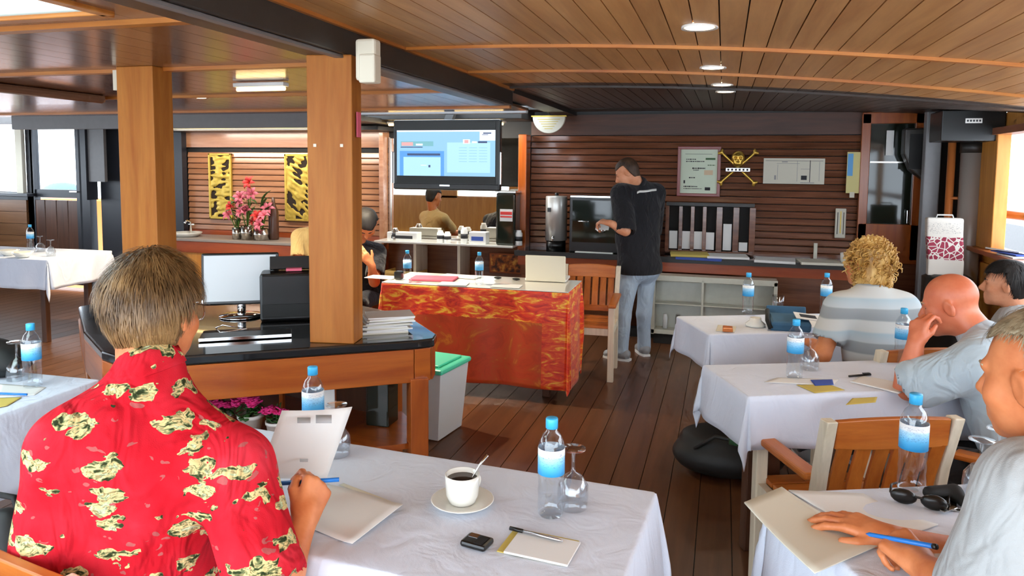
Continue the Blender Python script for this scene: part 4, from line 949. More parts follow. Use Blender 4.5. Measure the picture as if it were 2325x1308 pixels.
# ------------------------------------------------------------------ wall decorations
fr = empty('framed_certificate', (-.235, 7.195, 1.55), 0, 'framed pale green certificate in a red-brown frame', 'certificate')
for c, d in [((0, 0, .225), (.40, .03, .03)), ((0, 0, -.225), (.40, .03, .03)), ((-.185, 0, 0), (.03, .03, .45)), ((.185, 0, 0), (.03, .03, .45))]: boxo('frame', c, d, 'cert_frame', fr, bevel=.006)
boxo('sheet', (0, .005, 0), (.345, .01, .425), 'cert_paper', fr)
rnd.seed(9)
for (x0, x1, z, h_, m_) in [(-.13, .12, .165, .004, 'ink'), (-.12, -.03, .115, .012, 'ink'), (-.12, .05, .095, .012, 'ink'), (.06, .15, .12, .02, 'leaf'), (.08, .15, .06, .012, 'leaf'), (-.06, .06, .03, .016, 'ink'), (-.05, .0, .012, .01, 'ink'), (-.09, -.03, -.06, .012, 'ink'), (.05, .13, -.01, .05, 'cert_seal'), (-.14, -.01, -.145, .014, 'ink'), (-.14, .03, -.165, .008, 'ink'), (.06, .11, -.165, .03, 'ink'), (-.14, -.125, -.10, .03, 'ink')]:
    x = x0
    while x < x1-.002:
        w = min(rnd.uniform(.006, .018) if h_ < .018 and h_ > .006 else x1-x0, x1-x); boxo('print', (x+w/2, -.0005, z), (w, .001, h_*rnd.uniform(.6, 1)), m_, fr); x += w+.004
sk = empty('skull_and_crossbones', (.120, 7.19, 1.60), 0, 'gold skull and crossbones plaque with a silver banner', 'plaque')
s = SDF(.0055); s.ell((0, -.03, .085), (.060, .05, .062)).ell((0, -.045, .03), (.040, .035, .035), k=.02)
for sx in (-1, 1): s.ell((sx*.024, -.085, .078), (.017, .025, .015), k=.006, op='s')
s.ell((0, -.085, .052), (.008, .02, .012), k=.004, op='s').cap((-.03, -.085, .022), (.03, -.085, .022), .004, k=.003, op='s').cap((-.05, -.075, .112), (.05, -.075, .112), .004, k=.004, op='s').cap((-.03, -.07, .135), (.03, -.07, .135), .003, k=.004, op='s')
V, F = s.run(); npmesh('skull', V, F, 'gold', sk)
for sx in (-1, 1):
    b = SDF(.006); p0, p1 = np.array((-sx*.15, -.02, .13)), np.array((sx*.15, -.02, -.15)); b.cap(p0, p1, .013)
    for q, dd in ((p0, p0-p1), (p1, p1-p0)):
        n_ = unit(dd); pr = np.array((n_[2], 0, -n_[0]))
        for k_ in (-1, 1): b.cap(q, q+n_*.012+pr*k_*.018, .014, .015, k=.01)
    V, F = b.run(); npmesh('bone', V, F, 'gold', sk)
MB().box((0, -.045, -.03), (.22, .016, .042)).build('banner', 'silver', sk, bevel=.006)
for i in range(6): boxo('lettering', (-.085+.034*i, -.054, -.03), (.018, .002, .02), 'ink', sk)
pl = empty('wall_chart', (.615, 7.20, 1.562), 0, 'wide white printed sheet pinned to the dark slatted wall', 'notice')
boxo('sheet', (0, 0, 0), (.53, .008, .235), 'paper_cream', pl)
for c, d in [((-.0, 0, .095), (.5, .003)), ((-.14, 0, -.01), (.003, .14)), ((.03, 0, .0), (.003, .19)), ((.14, 0, .0), (.006, .2)), ((.22, 0, .0), (.003, .18)), ((-.05, 0, .07), (.2, .003)), ((.09, 0, -.06), (.05, .04)), ((-.16, 0, -.06), (.015, .04)), ((-.08, 0, .085), (.05, .008)), ((.1, 0, .02), (.08, .003)), ((.12, 0, -.106), (.12, .006))]:
    boxo('print', (c[0], -.0045, c[2]), (d[0], .001, d[1]), 'grey_paint' if d[0]*d[1] < .001 else 'ink', pl)
ps = empty('corner_poster', tuple(ony(1938, 392, 7.16)), 0, 'narrow blue and yellow poster at the right end of the slats', 'poster')
boxo('sheet', (0, 0, 0), (.115, .006, .37), 'paper_yellow2', ps); boxo('print', (-.03, -.0035, .07), (.045, .001, .2), 'sky_print', ps); boxo('tab', (-.005, -.002, -.20), (.04, .004, .05), 'paper_cream', ps)
th = empty('wall_thermometer', tuple(ony(1908, 507, 7.18)), 0, 'narrow pale wooden thermometer board on the slats', 'thermometer')
boxo('board', (0, 0, 0), (.09, .015, .27), 'paper_cream', th, bevel=.006); boxo('tube', (0, -.009, .01), (.008, .004, .2), 'gold_paint', th)
for i in range(2): boxo('scale_strip', (-.025+.05*i, -.0085, 0), (.006, .002, .2), 'ink', th)
la = empty('half_round_sign', tuple(ony(1247, 265, 6.78)), 0, 'cream half-round plaque hanging below the header beam', 'plaque')
MB().lathe([(0, -.02), (.158, -.02), (.158, .02), (0, .02)], 24, ax='y', a0=math.pi, a1=2*math.pi).build('plate', 'paper_cream', la, bevel=.004)
boxo('top_edge', (0, 0, .004), (.34, .045, .012), 'gold_paint', la); boxo('hook', (0, -.01, .03), (.012, .012, .05), 'black_matte', la)
rnd.seed(5)
for i in range(5):
    w = .22-.035*i; boxo('lettering', (0, -.0212, -.025-.022*i), (w, .001, .006), 'paper_yellow', la)
# television
tv = empty('television', (-2.515, 6.40, 1.68), 0, 'wide flat television showing a blue presentation slide', 'television')
boxo('case', (0, .03, 0), (1.07, .07, .66), 'black_plastic', tv, bevel=.015)
boxo('bezel', (0, -.012, -.295), (1.05, .02, .05), 'black_plastic', tv, bevel=.004); boxo('badge', (.0, -.0235, -.285), (.10, .003, .012), 'chrome', tv)
boxo('screen', (0, -.009, .02), (.985, .006, .57), 'tv_dark', tv)
def pr(x0, y0, x1, y1, m_, k=0):   # in screen fractions
    boxo('slide_print', (-.4925+.985*(x0+x1)/2, -.0125-.0006*k, .305-.57*(y0+y1)/2), (.985*(x1-x0), .0006, .57*(y1-y0)), m_, tv)
pr(0, .13, 1, .88, 'tv_blue'); pr(0, .13, 1, .155, 'tv_white', 1); pr(.845, .13, 1, .30, 'tv_white', 1); pr(.88, .17, .96, .19, 'tv_ink', 2); pr(.87, .20, .93, .21, 'tv_ink', 2)
pr(.04, .31, .38, .39, 'tv_teal', 1); pr(.05, .325, .17, .385, 'tv_pink', 2); pr(.04, .40, .27, .415, 'tv_ink', 2); pr(.20, .35, .27, .38, 'tv_white', 2)
pr(.03, .47, .49, .88, 'tv_deep', 1); pr(.07, .57, .455, .88, 'tv_pale', 2); pr(.11, .51, .45, .545, 'tv_ink', 2); pr(.25, .70, .31, .71, 'tv_white', 3); pr(.33, .70, .35, .74, 'tv_ink', 3)
pr(.52, .33, .95, .82, 'tv_pale', 1); pr(.68, .28, .75, .35, 'tv_white', 2); pr(.695, .29, .735, .34, 'tv_pink', 3); pr(.77, .31, .82, .34, 'tv_white', 3); pr(.83, .31, .92, .34, 'tv_ink', 2)
for r_ in range(6):
    for c_ in range(3): pr(.64+.1*c_, .41+.045*r_, .72+.1*c_, .42+.045*r_, 'tv_blue', 2)
MB().bar((0, .06, .3), (0, .2, .45), .08, .05).build('bracket', 'black_matte', tv)
for sx in (-1, 1): boxo('side_speaker', (sx*.545, .0, -.12), (.012, .03, .30), 'chrome', tv, bevel=.004)
# mirror niche with glass shelf
mi = empty('wall_mirror', (-2.73, 7.22, 1.34), 0, 'large wall mirror behind the television and shelf', 'mirror')
boxo('glass', (0, -.005, 0), (1.48, .01, 1.06), 'mirror', mi)
for c, d in [((0, -.012, -.535), (1.5, .03, .02)), ((.745, -.012, 0), (.02, .03, 1.08)), ((-.745, -.012, 0), (.02, .03, 1.08))]: boxo('frame', c, d, 'steel', mi)
sh = empty('glass_shelf', (-2.72, 6.98, .79), 0, 'pale glass shelf running below the mirror', 'shelf')
boxo('board', (0, 0, 0), (1.5, .34, .02), 'china', sh, bevel=.003)
for x in (-.3, .18): boxo('support', (x, .0, -.24), (.03, .3, .46), 'pale_wood', sh)
boxo('lower_board', (0, .02, -.46), (1.5, .34, .03), 'counter_wood', sh); boxo('rear_panel', (0, .18, -.25), (1.5, .02, .5), 'slat_dark', sh)
rnd.seed(6)
def item(name, x, w, d, h_, m_, lb, cat, y=6.93, z=.80, m2=None):
    p = ony(x, 540, y); e = empty(name, (p[0], y, z), 0, lb, cat); boxo('body', (0, 0, h_/2), (w, d, h_), m_, e, bevel=.006)
    boxo('label', (0, -d/2-.001, h_*.45), (w*.7, .002, h_*.35), m2 or 'ink', e); return e
item('shelf_box', 918, .34, .12, .09, 'white_plastic', 'long white box with dark end on the mirror shelf', 'box'); item('shelf_box', 1088, .18, .12, .12, 'white_plastic', 'white box with blue lettering on the mirror shelf', 'box', m2='ink_blue')
for x, h_, lb, m_ in [(1000, .12, 'white jar at the left of the jar pair on the mirror shelf', 'white_plastic'), (1016, .11, 'white jar at the right of the jar pair on the mirror shelf', 'white_plastic'), (1054, .16, 'tall white flask on the mirror shelf', 'white_plastic'), (897, .13, 'small clear bottle at the left end of the mirror shelf', 'steel'), (1178, .15, 'white printed can at the right end of the mirror shelf', 'white_plastic')]:
    p = ony(x, 550, 6.90); o = MB().lathe([(0, 0), (.035, 0), (.036, .006), (.036, h_*.8), (.025, h_*.9), (.025, h_), (0, h_)], 18).build('shelf_jar', m_, smooth=True, loc=(p[0], 6.9, .801)); tag(o, lb, 'jar', 'jars on the mirror shelf')
    MB().lathe([(.0365, h_*.3), (.0368, h_*.3), (.0368, h_*.6), (.0365, h_*.6)], 18).build('label', 'ink', o, smooth=True)
vm = empty('drink_dispenser', (-2.06, 6.95, .80), 0, 'tall dark drinks cooler with a red label right of the mirror', 'cooler')
boxo('body', (0, 0, .26), (.20, .2, .52), 'cabinet_glass', vm, bevel=.02); boxo('label', (.01, -.102, .30), (.13, .004, .12), 'white_plastic', vm); boxo('label_band', (.01, -.105, .32), (.12, .002, .03), 'petal_red', vm); boxo('label_band', (.01, -.105, .285), (.12, .002, .015), 'petal_red', vm); boxo('lid', (0, 0, .53), (.21, .21, .02), 'steel', vm)
for i, (x, z, w, lb) in enumerate([(928, .345, .42, 'lower pale wooden crate under the glass shelf'), (922, .425, .36, 'upper pale wooden crate under the glass shelf')]):
    p = ony(x, 600, 6.9); e = empty('wooden_crate', (p[0], 6.9, z), 0, lb, 'crate', 'pale wooden crates'); 
    for j in range(2): boxo('front_board', (0, -.12, .02+.036*j), (w, .012, .032), 'crate_wood', e)
    for sx in (-1, 1): boxo('end_board', (sx*w/2, 0, .036), (.012, .24, .07), 'crate_wood', e)
    boxo('base_board', (0, 0, .006), (w, .24, .01), 'crate_wood', e)
ar = empty('framed_picture', tuple(ony(1148, 598, 7.0)), 0, 'dark picture with orange figures below the glass shelf', 'picture'); boxo('frame', (0, 0, 0), (.34, .02, .20), 'bar_wood', ar, bevel=.004); boxo('canvas', (0, -.011, 0), (.31, .004, .17), 'amber_print', ar)
# gold carved panels
def carved(x0, x1, y0, y1, seed, label):
    a, b = ony(x0, y0, 7.19), ony(x1, y1, 7.19); w, h_ = b[0]-a[0], a[2]-b[2]; e = empty('carved_panel', ((a[0]+b[0])/2, 7.20, (a[2]+b[2])/2), 0, label, 'carving', 'gold carved wall panels')
    for c, d in [((0, 0, h_/2-.012), (w, .03, .024)), ((0, 0, -h_/2+.012), (w, .03, .024)), ((-w/2+.012, 0, 0), (.024, .03, h_)), ((w/2-.012, 0, 0), (.024, .03, h_))]: boxo('frame', c, d, 'gold_paint', e, bevel=.005)
    boxo('ground', (0, .005, 0), (w-.03, .006, h_-.03), 'soil', e)
    nx, nz = 60, int(60*h_/w); gx = np.linspace(-w/2+.02, w/2-.02, nx); gz = np.linspace(-h_/2+.02, h_/2-.02, nz); X, Z = np.meshgrid(gx, gz)
    n_ = wob((X, Z, X*0), seed, 46, 7)+.8*wob((X, Z, X*0), seed+1, 90, 6)+.5*np.cos(X*30)*np.cos(Z*14+seed); V = np.stack([X, -.006-.010*np.clip(n_+.25, 0, 1), Z], -1).reshape(-1, 3)
    ok = n_ > -.34; F = [(j*nx+i, j*nx+i+1, (j+1)*nx+i+1, (j+1)*nx+i) for j in range(nz-1) for i in range(nx-1) if ok[j, i] and ok[j, i+1] and ok[j+1, i]]
    o = npmesh('relief', V, F, 'gold_paint', e); md = o.modifiers.new('solid', 'SOLIDIFY'); md.thickness = .006; md.offset = -1
    return e
carved(472, 527, 348, 498, 3, 'gold carved panel left of the flowers'); carved(645, 704, 350, 503, 8, 'gold carved panel right of the flowers, half behind the pillar')
# flower arrangement in three tins
def lily(R_, mat, e, c):
    mb = MB()
    for k in range(6):
        a = k*math.pi/3; vs = []; n = 5
        for i in range(n+1):
            t_ = i/n; r = .008+.075*t_; z = .045*math.sin(t_*2.2)-.03*t_*t_; ww = .020*math.sin(math.pi*min(1, t_*.92+.08))
            p = Vector((r*math.cos(a), r*math.sin(a), z)); q = Vector((-math.sin(a), math.cos(a), 0))*ww; vs += [R_ @ (p-q), R_ @ (p+Vector((0, 0, -.006))), R_ @ (p+q)]
        mb.add([Vector(c)+v_ for v_ in vs], [(i*3+j, i*3+j+1, i*3+j+4, i*3+j+3) for i in range(n) for j in range(2)])
    for k in range(4): a = k*1.6; mb.tube([Vector(c), Vector(c)+R_ @ Vector((.012*math.cos(a), .012*math.sin(a), .06))], .0025, 5)
    return mb.build('lily_flower', mat, e, smooth=True, solid=.002)
rnd.seed(21)
VP_ = [(540, .058, .13, 'left tin vase of pink lilies and leaves on the side counter', [(545, 448), (525, 470), (520, 488), (548, 462)]), (562, .07, .15, 'middle tin vase holding the tallest red and pink lilies', [(566, 415), (570, 440), (560, 478), (585, 492), (548, 482)]), (594, .085, .125, 'right tin vase of pink lilies on the side counter', [(608, 474), (580, 502), (600, 490), (590, 510)])]
for vx, r, h_, lb, fl_ in VP_:
    p = ony(vx, 545, 6.86); e = empty('flower_vase', (p[0], 6.86, .748), 0, lb, 'flower vase', 'tin vases of lilies')
    MB().lathe([(0, 0), (r, 0), (r, h_*.5), (r*1.02, h_*.52), (r, h_*.54), (r, h_), (r-.006, h_), (r-.006, .02), (0, .02)], 20).build('tin', 'steel', e, smooth=True)
    sm = MB(); lf = MB()
    for i, (fx, fy) in enumerate(fl_):
        q = ony(fx, fy, 6.86+rnd.uniform(-.12, .05)); c = Vector((q[0]-p[0], q[1]-6.86, q[2]-.748)); sm.tube([(0, 0, h_*.5), tuple(c*.6+Vector((0, 0, h_*.3))), tuple(c)], .006, 6)
        R_ = Matrix.Rotation(rnd.uniform(-.6, .6), 3, 'Z') @ Matrix.Rotation(rnd.uniform(.6, 1.4), 3, 'X'); lily(R_, ['petal_pink', 'petal_red', 'petal_pink'][(i+int(vx)) % 3], e, c)
    sm.build('stems', 'leaf_light', e, smooth=True)
    for i in range(9):
        a = rnd.random()*6.28; L = rnd.uniform(.12, .24); z0 = rnd.uniform(h_, h_+.28); R_ = Matrix.Rotation(a, 3, 'Z') @ Matrix.Rotation(rnd.uniform(-.9, .2), 3, 'Y'); vs = []
        for k in range(6): t_ = k/5; ww = .026*math.sin(math.pi*(t_*.95+.05)); vs += [R_ @ Vector((L*t_, -ww, .03*math.sin(3*t_))), R_ @ Vector((L*t_, ww, .03*math.sin(3*t_)))]
        MB().add([v_+Vector((0, 0, z0)) for v_ in vs], [(k*2, k*2+1, k*2+3, k*2+2) for k in range(5)]).build('leaf', 'leaf', e, smooth=True, solid=.002)
# white basin with tap at the left end, wine bottle
bs = empty('hand_basin', tuple(ony(425, 540, 6.9)*[1, 1, 0]+[0, 0, .748]), 0, 'shallow white basin with chrome tap on the side counter', 'basin')
MB().lathe([(0, 0), (.12, 0), (.16, .035), (.165, .05), (.155, .05), (.11, .012), (0, .01)], 24).build('bowl', 'china', bs, smooth=True); MB().tube([(-.03, .1, 0), (-.03, .1, .16), (-.03, .03, .18), (-.03, .0, .15)], .012, 8).build('tap', 'chrome', bs, smooth=True); MB().tube([(-.08, .1, .13), (.02, .1, .13)], .01, 8).build('tap_lever', 'chrome', bs, smooth=True)
wv = MB().lathe([(0, 0), (.05, 0), (.055, .02), (.055, .30), (.02, .40), (.018, .47), (0, .47)], 18).build('dark_bottle', 'door_wood', smooth=True, loc=tuple(ony(622, 545, 6.95)*[1, 1, 0]+[0, 0, .748])); tag(wv, 'tall dark brown bottle right of the lilies', 'bottle')
# ------------------------------------------------------------------ glazed cabinet door, corner fittings at the right
gd = empty('glazed_cupboard', (1.42, 7.17, .80), 0, 'tall cupboard with dark glass door at the right of the back wall', 'cupboard')
for c, d in [((-.215, 0, .63), (.075, .05, 1.30)), ((.215, 0, .63), (.075, .05, 1.30)), ((0, 0, 1.24), (.5, .05, .10)), ((0, 0, .12), (.5, .05, .36))]: boxo('frame', c, d, 'bar_wood_z', gd, bevel=.005)
boxo('lower_panel', (0, 0, -.42), (.5, .05, .74), 'slat_dark', gd); boxo('glass_pane', (0, .01, .75), (.36, .008, .92), 'cabinet_glass', gd); boxo('shelf_edge', (0, -.0, .85), (.34, .012, .012), 'steel', gd)
boxo('door_sticker', (-.02, -.012, 1.02), (.06, .004, .22), 'paper', gd); boxo('door_handle', (.15, -.03, .37), (.02, .03, .12), 'chrome', gd, bevel=.003)
ws_ = empty('wall_loudspeaker', (1.62, 6.98, 1.52), 0, 'grey curved loudspeaker beside the glazed cupboard', 'speaker')
MB().extr([(-.14, 0, .42), (.12, 0, .42), (.12, 0, .0), (.02, 0, -.02), (-.08, 0, .06), (-.14, 0, .2)], (0, .14, 0)).build('case', 'beam_paint', ws_, bevel=.015); boxo('grille', (0, -.003, .22), (.2, .004, .3), 'black_matte', ws_)
bx = empty('black_speaker', (1.765, 6.35, 1.80), 0, 'black box speaker with a white label in the upper right corner', 'speaker')
boxo('case', (0, 0, .115), (.42, .34, .23), 'black_plastic', bx, bevel=.008); boxo('label', (.0, -.172, .15), (.11, .003, .035), 'white_paint', bx)
for i in range(5): boxo('lettering', (-.04+.02*i, -.1745, .15), (.012, .001, .014), 'ink', bx)
boxo('bracket', (.1, 0, .235), (.04, .04, .03), 'black_matte', bx)
gcol = boxo('trim_12', (1.66, 6.85, 1.05), (.12, .10, 2.1), 'grey_paint', bevel=.01); tag(gcol, kind='structure')
pp = empty('copper_pipe', tuple(ony(2146, 600, 6.62)*[1, 1, 0]), 0, 'vertical copper pipe in the right rear corner', 'pipe')
MB().tube([(0, 0, 0), (0, 0, 1.85)], .03, 12).build('pipe', 'copper', pp, smooth=True); MB().tube([(0, -.02, 1.36), (.12, -.02, 1.36)], .012, 8).build('clamp', 'copper', pp, smooth=True)
cy = empty('grey_duct', tuple(ony(2194, 600, 6.55)*[1, 1, 0]), 0, 'wide grey round duct between copper pipe and window post', 'duct')
MB().tube([(0, 0, 0), (0, 0, 1.85)], .085, 20).build('duct', 'metal_grey', cy, smooth=True); MB().tube([(0, 0, 1.72), (0, 0, 1.80)], .092, 20).build('collar', 'black_paint', cy, smooth=True)
cb = empty('corner_post', tuple(ony(2238, 600, 6.78)*[1, 1, 0]), 0, 'dark brown board between the grey duct and the window post', 'board'); boxo('board', (0, 0, .95), (.05, .05, 1.9), 'rail_wood', cb)
bg_ = empty('printed_bag', tuple(ony(2144, 560, 6.1)), -.06, 'white bag with red printed band hanging in the right corner', 'bag')
s = SDF(.010); s.ell((0, 0, -.02), (.135, .05, .235), k=.02); s.post.append(lambda X, Y, Z, F: np.maximum(np.maximum(np.abs(X+.01*np.sin(9*Z))-.118-.01*Z, np.abs(Z)-.215), np.abs(Y)-.045-.012*wob((X, Y, Z), 4, 20)))
V, F = s.run(); npmesh('body', V, F, 'bag_print', bg_); MB().tube([(-.06, .03, .2), (-.05, .04, .235), (.05, .04, .235), (.06, .03, .2)], .006, 6).build('handle', 'paper', bg_, smooth=True)
bn = empty('bag_stand', tuple(ony(2150, 640, 6.12)*[1, 1, 0]), 0, 'dark stand below the printed bag in the right corner', 'stand'); MB().lathe([(0, 0), (.16, 0), (.17, .78), (.12, .805), (0, .805)], 20).build('bin', 'black_paint', bn, smooth=True)
sp = empty('sill_papers', (XR-.05, 5.75, .995), 0, 'folded printed papers lying on the starboard window sill', 'papers')
for i in range(3): boxo('leaf', (.0, .05*i-.03, .006+.01*i), (.12, .30, .01), ['paper', 'ink_blue', 'paper'][i], sp, ry=.1*i-.05, rz=.2*i)
# ------------------------------------------------------------------ things on the batik table
z2 = .758
lp = empty('laptop', tuple(onz(1238, 640, z2)), math.radians(4), 'white laptop seen from behind on the batik table', 'laptop')
boxo('base', (0, .11, .012), (.30, .21, .02), 'white_plastic', lp, bevel=.006); MB().box((0, 0, .095), (.29, .012, .19), rx=.10).build('lid', 'cream_plastic', lp, bevel=.006)
fd = MB().box((0, 0, .006), (.32, .2, .012)).build('pink_folder', 'paper_pink', loc=tuple(onz(985, 634, z2)), rz=.15, bevel=.002); tag(fd, 'pink folder lying on the batik table', 'folder')
kx = MB().box((0, 0, .03), (.06, .06, .06)).build('black_cube', 'black_plastic', loc=tuple(onz(906, 634, z2)), bevel=.012); tag(kx, 'small black box on the batik table', 'box')
for x, y, w, lb in [(868, 630, .22, 'white papers at the left end of the batik table'), (1045, 628, .3, 'white papers beside the pink folder'), (1030, 645, .2, 'white sheet near the front edge of the batik table'), (1150, 650, .2, 'white sheet left of the laptop')]:
    o = boxo('paper_sheet', tuple(onz(x, y, z2)+[0, 0, .002]), (w, .14, .004), 'paper', rz=rnd.uniform(-.2, .2)); tag(o, lb, 'paper')
for x, y, lb in [(1130, 633, 'small dark clip on the batik table'), (1172, 636, 'dark memory stick left of the laptop')]:
    o = MB().sphere((0, 0, .008), (.03, .015, .008)).build('small_clip', 'black_matte', smooth=True, loc=tuple(onz(x, y, z2))); tag(o, lb, 'gadget')
# ------------------------------------------------------------------ people
skin('skin_tan', 'D98A58', 'C87444'); skin('skin_red', 'D8805C', 'C86A48', .42); skin('skin_fair', 'E0A07C', 'CC8258'); skin('skin_warm', 'DC8A58', 'C06838')
def hairmat(name, a, b, c=None, rough=.45):
    t = NT(name); t.set(Roughness=rough); f = t.noise(t.coord((1, 1, .25)), 60, 4, .6); g = t.noise(t.coord(), 9, 2)
    t.color(t.mix(t.ramp(g, [(.4, (0, 0, 0, 1)), (.65, (1, 1, 1, 1))]), t.ramp(f, [(.35, a), (.65, b)]), t.ramp(f, [(.3, b), (.7, c or b)]))); t.bump(f, .5, .003); return t.m
hairmat('hair_brown', '3E2A16', '755631', 'A07E50'); hairmat('hair_grey', '7E7058', 'A89878', 'BEB29A'); hairmat('hair_black', '0E0C0B', '1E1A18', '2C2826', .65); hairmat('hair_blonde', '8A5C1E', 'CF9E4C', 'F2D48E'); hairmat('hair_dark', '22150E', '46301F', '573C28', .6)
fabric('shirt_black', '17171A', '25252A'); fabric('shirt_lightblue', 'ACC0CC', 'BFD0DA'); fabric('shirt_white', 'A0A4A6', 'B0B4B4'); fabric('shirt_tan', 'B89A62', 'CBB078'); fabric('jeans', '8FA2B6', 'B4C2D0', .85, 300); fabric('trousers_dark', '23252B', '33353B'); fabric('trousers_khaki', '7A6A50', '8E7E62')
plain('sole_white', 'DCDCDC', .5); plain('shoe_grey', '8A8C90', .5); plain('eye_white', 'E8E4DE', .2); plain('eye_iris', '3A2A1E', .15); plain('sandal_green', '2E5A3A', .5)
t = NT('shirt_striped'); t.set(Roughness=.85); v = t.coord(); sp_ = t.n('ShaderNodeSeparateXYZ'); t.l(v, sp_.inputs[0])
z_ = t.math('ADD', sp_.outputs['Z'], t.math('MULTIPLY', t.noise(v, 3, 2), .03)); w_ = t.math('FRACT', t.math('MULTIPLY', z_, 6.6))
t.color(t.ramp(w_, [(0, '8E9496'), (.30, '969C9E'), (.34, 'BCC4C6'), (.60, 'A8BAC2'), (.66, 'C6C8C4'), (.95, 'C2C4C0'), (1, '8E9496')]))
# red holiday shirt: islands, huts, paddles and flowers in sand and green
t = NT('shirt_holiday'); t.set(Roughness=.9); t.b.inputs['Specular IOR Level'].default_value = .1
v0 = t.coord(); dn = t.n('ShaderNodeTexNoise'); dn.inputs['Scale'].default_value = 26; t.l(v0, dn.inputs['Vector'])
va = t.n('ShaderNodeVectorMath'); va.operation = 'MULTIPLY_ADD'; t.l(dn.outputs['Color'], va.inputs[0]); va.inputs[1].default_value = (.05, .05, .03); t.l(v0, va.inputs[2])
mp = t.n('ShaderNodeMapping'); mp.inputs['Scale'].default_value = (1, 1, 1.9); t.l(va.outputs[0], mp.inputs['Vector'])
vo = t.n('ShaderNodeTexVoronoi'); vo.inputs['Scale'].default_value = 12.5; t.l(mp.outputs[0], vo.inputs['Vector'])
vo2 = t.n('ShaderNodeTexVoronoi'); vo2.inputs['Scale'].default_value = 21; t.l(mp.outputs[0], vo2.inputs['Vector'])
fine = t.noise(mp.outputs[0], 48, 2, .6); mid = t.noise(mp.outputs[0], 24, 2)
island = t.math('LESS_THAN', t.math('ADD', vo.outputs['Distance'], t.math('MULTIPLY', t.math('SUBTRACT', mid, .5), 1.0)), .40)
sepc = t.n('ShaderNodeSeparateColor'); t.l(vo.outputs['Color'], sepc.inputs[0])
island = t.math('MULTIPLY', island, t.math('GREATER_THAN', sepc.outputs[0], .10))
spot = t.math('MULTIPLY', t.math('LESS_THAN', vo2.outputs['Distance'], .22), t.math('GREATER_THAN', mid, .5))
inner = t.ramp(fine, [(.36, '2E3A22'), (.42, '7E8458'), (.47, 'D2BE86'), (.55, 'DCC084'), (.60, 'A8B488'), (.66, 'C4CCA4')])
red = t.ramp(t.noise(v0, 9, 3), [(.35, 'BE1826'), (.6, 'CA2634'), (.75, 'D23644')])
edge_ = t.math('LESS_THAN', t.math('ABSOLUTE', t.math('SUBTRACT', t.noise(mp.outputs[0], 38, 2, .5, 1.5), .5)), .028)
inner = t.mix(t.math('MULTIPLY', edge_, .6), inner, lin('3A3018'))
c_ = t.mix(t.math('MULTIPLY', spot, .8), red, lin('A8605C')); t.color(t.mix(island, c_, inner))
t.bump(t.math('ADD', t.math('MULTIPLY', t.noise(t.coord((1, 1, .5), (.2, .3, .4)), 10, 2, .5, 1.6), .03), t.math('MULTIPLY', t.noise(v0, 420, 1), .0004)), 1.0, 1.0)

def frame(f, up=(0, 0, 1), roll=0):
    f = unit(f); r = unit(np.cross(f, up)); u = np.cross(r, f)
    if roll: r, u = r*math.cos(roll)+u*math.sin(roll), u*math.cos(roll)-r*math.sin(roll)
    return np.stack([r, f, u], 1)
def head_sdf(s, c, M, ear=True):
    P = lambda *v: c+M@np.array(v, float); E = lambda p, r, k=.02, op='u': s.ell(P(*p), r, M, k, op)
    E((0, -.012, .032), (.074, .093, .083)); E((0, .028, -.028), (.060, .064, .082), .03); E((0, .042, -.075), (.046, .044, .036), .03); E((0, .074, -.100), (.020, .017, .016), .02)
    s.cap(P(-.034, .076, .020), P(.034, .076, .020), .011, k=.014); 
    for sx in (-1, 1):
        E((sx*.040, .055, -.032), (.026, .026, .026), .02); E((sx*.031, .096, .0), (.017, .014, .010), .01, 's')
    s.cap(P(0, .086, .010), P(0, .110, -.028), .0075, .012, k=.012)
    for sx in (-1, 1): E((sx*.011, .098, -.036), (.009, .010, .008), .008)
    s.cap(P(-.017, .086, -.062), P(.017, .086, -.062), .0085, k=.01); s.cap(P(-.015, .085, -.076), P(.015, .085, -.076), .0085, k=.01); s.cap(P(-.024, .098, -.069), P(.024, .098, -.069), .0035, k=.004, op='s')
    if ear:
        for sx in (-1, 1):
            Rm = M @ np.array(Matrix.Rotation(sx*.35, 3, 'Z') @ Matrix.Rotation(-.2, 3, 'X')); s.ell(P(sx*.079, -.008, -.010), (.009, .021, .033), Rm, .008); s.ell(P(sx*.088, -.002, -.008), (.006, .012, .020), Rm, .005, 's')
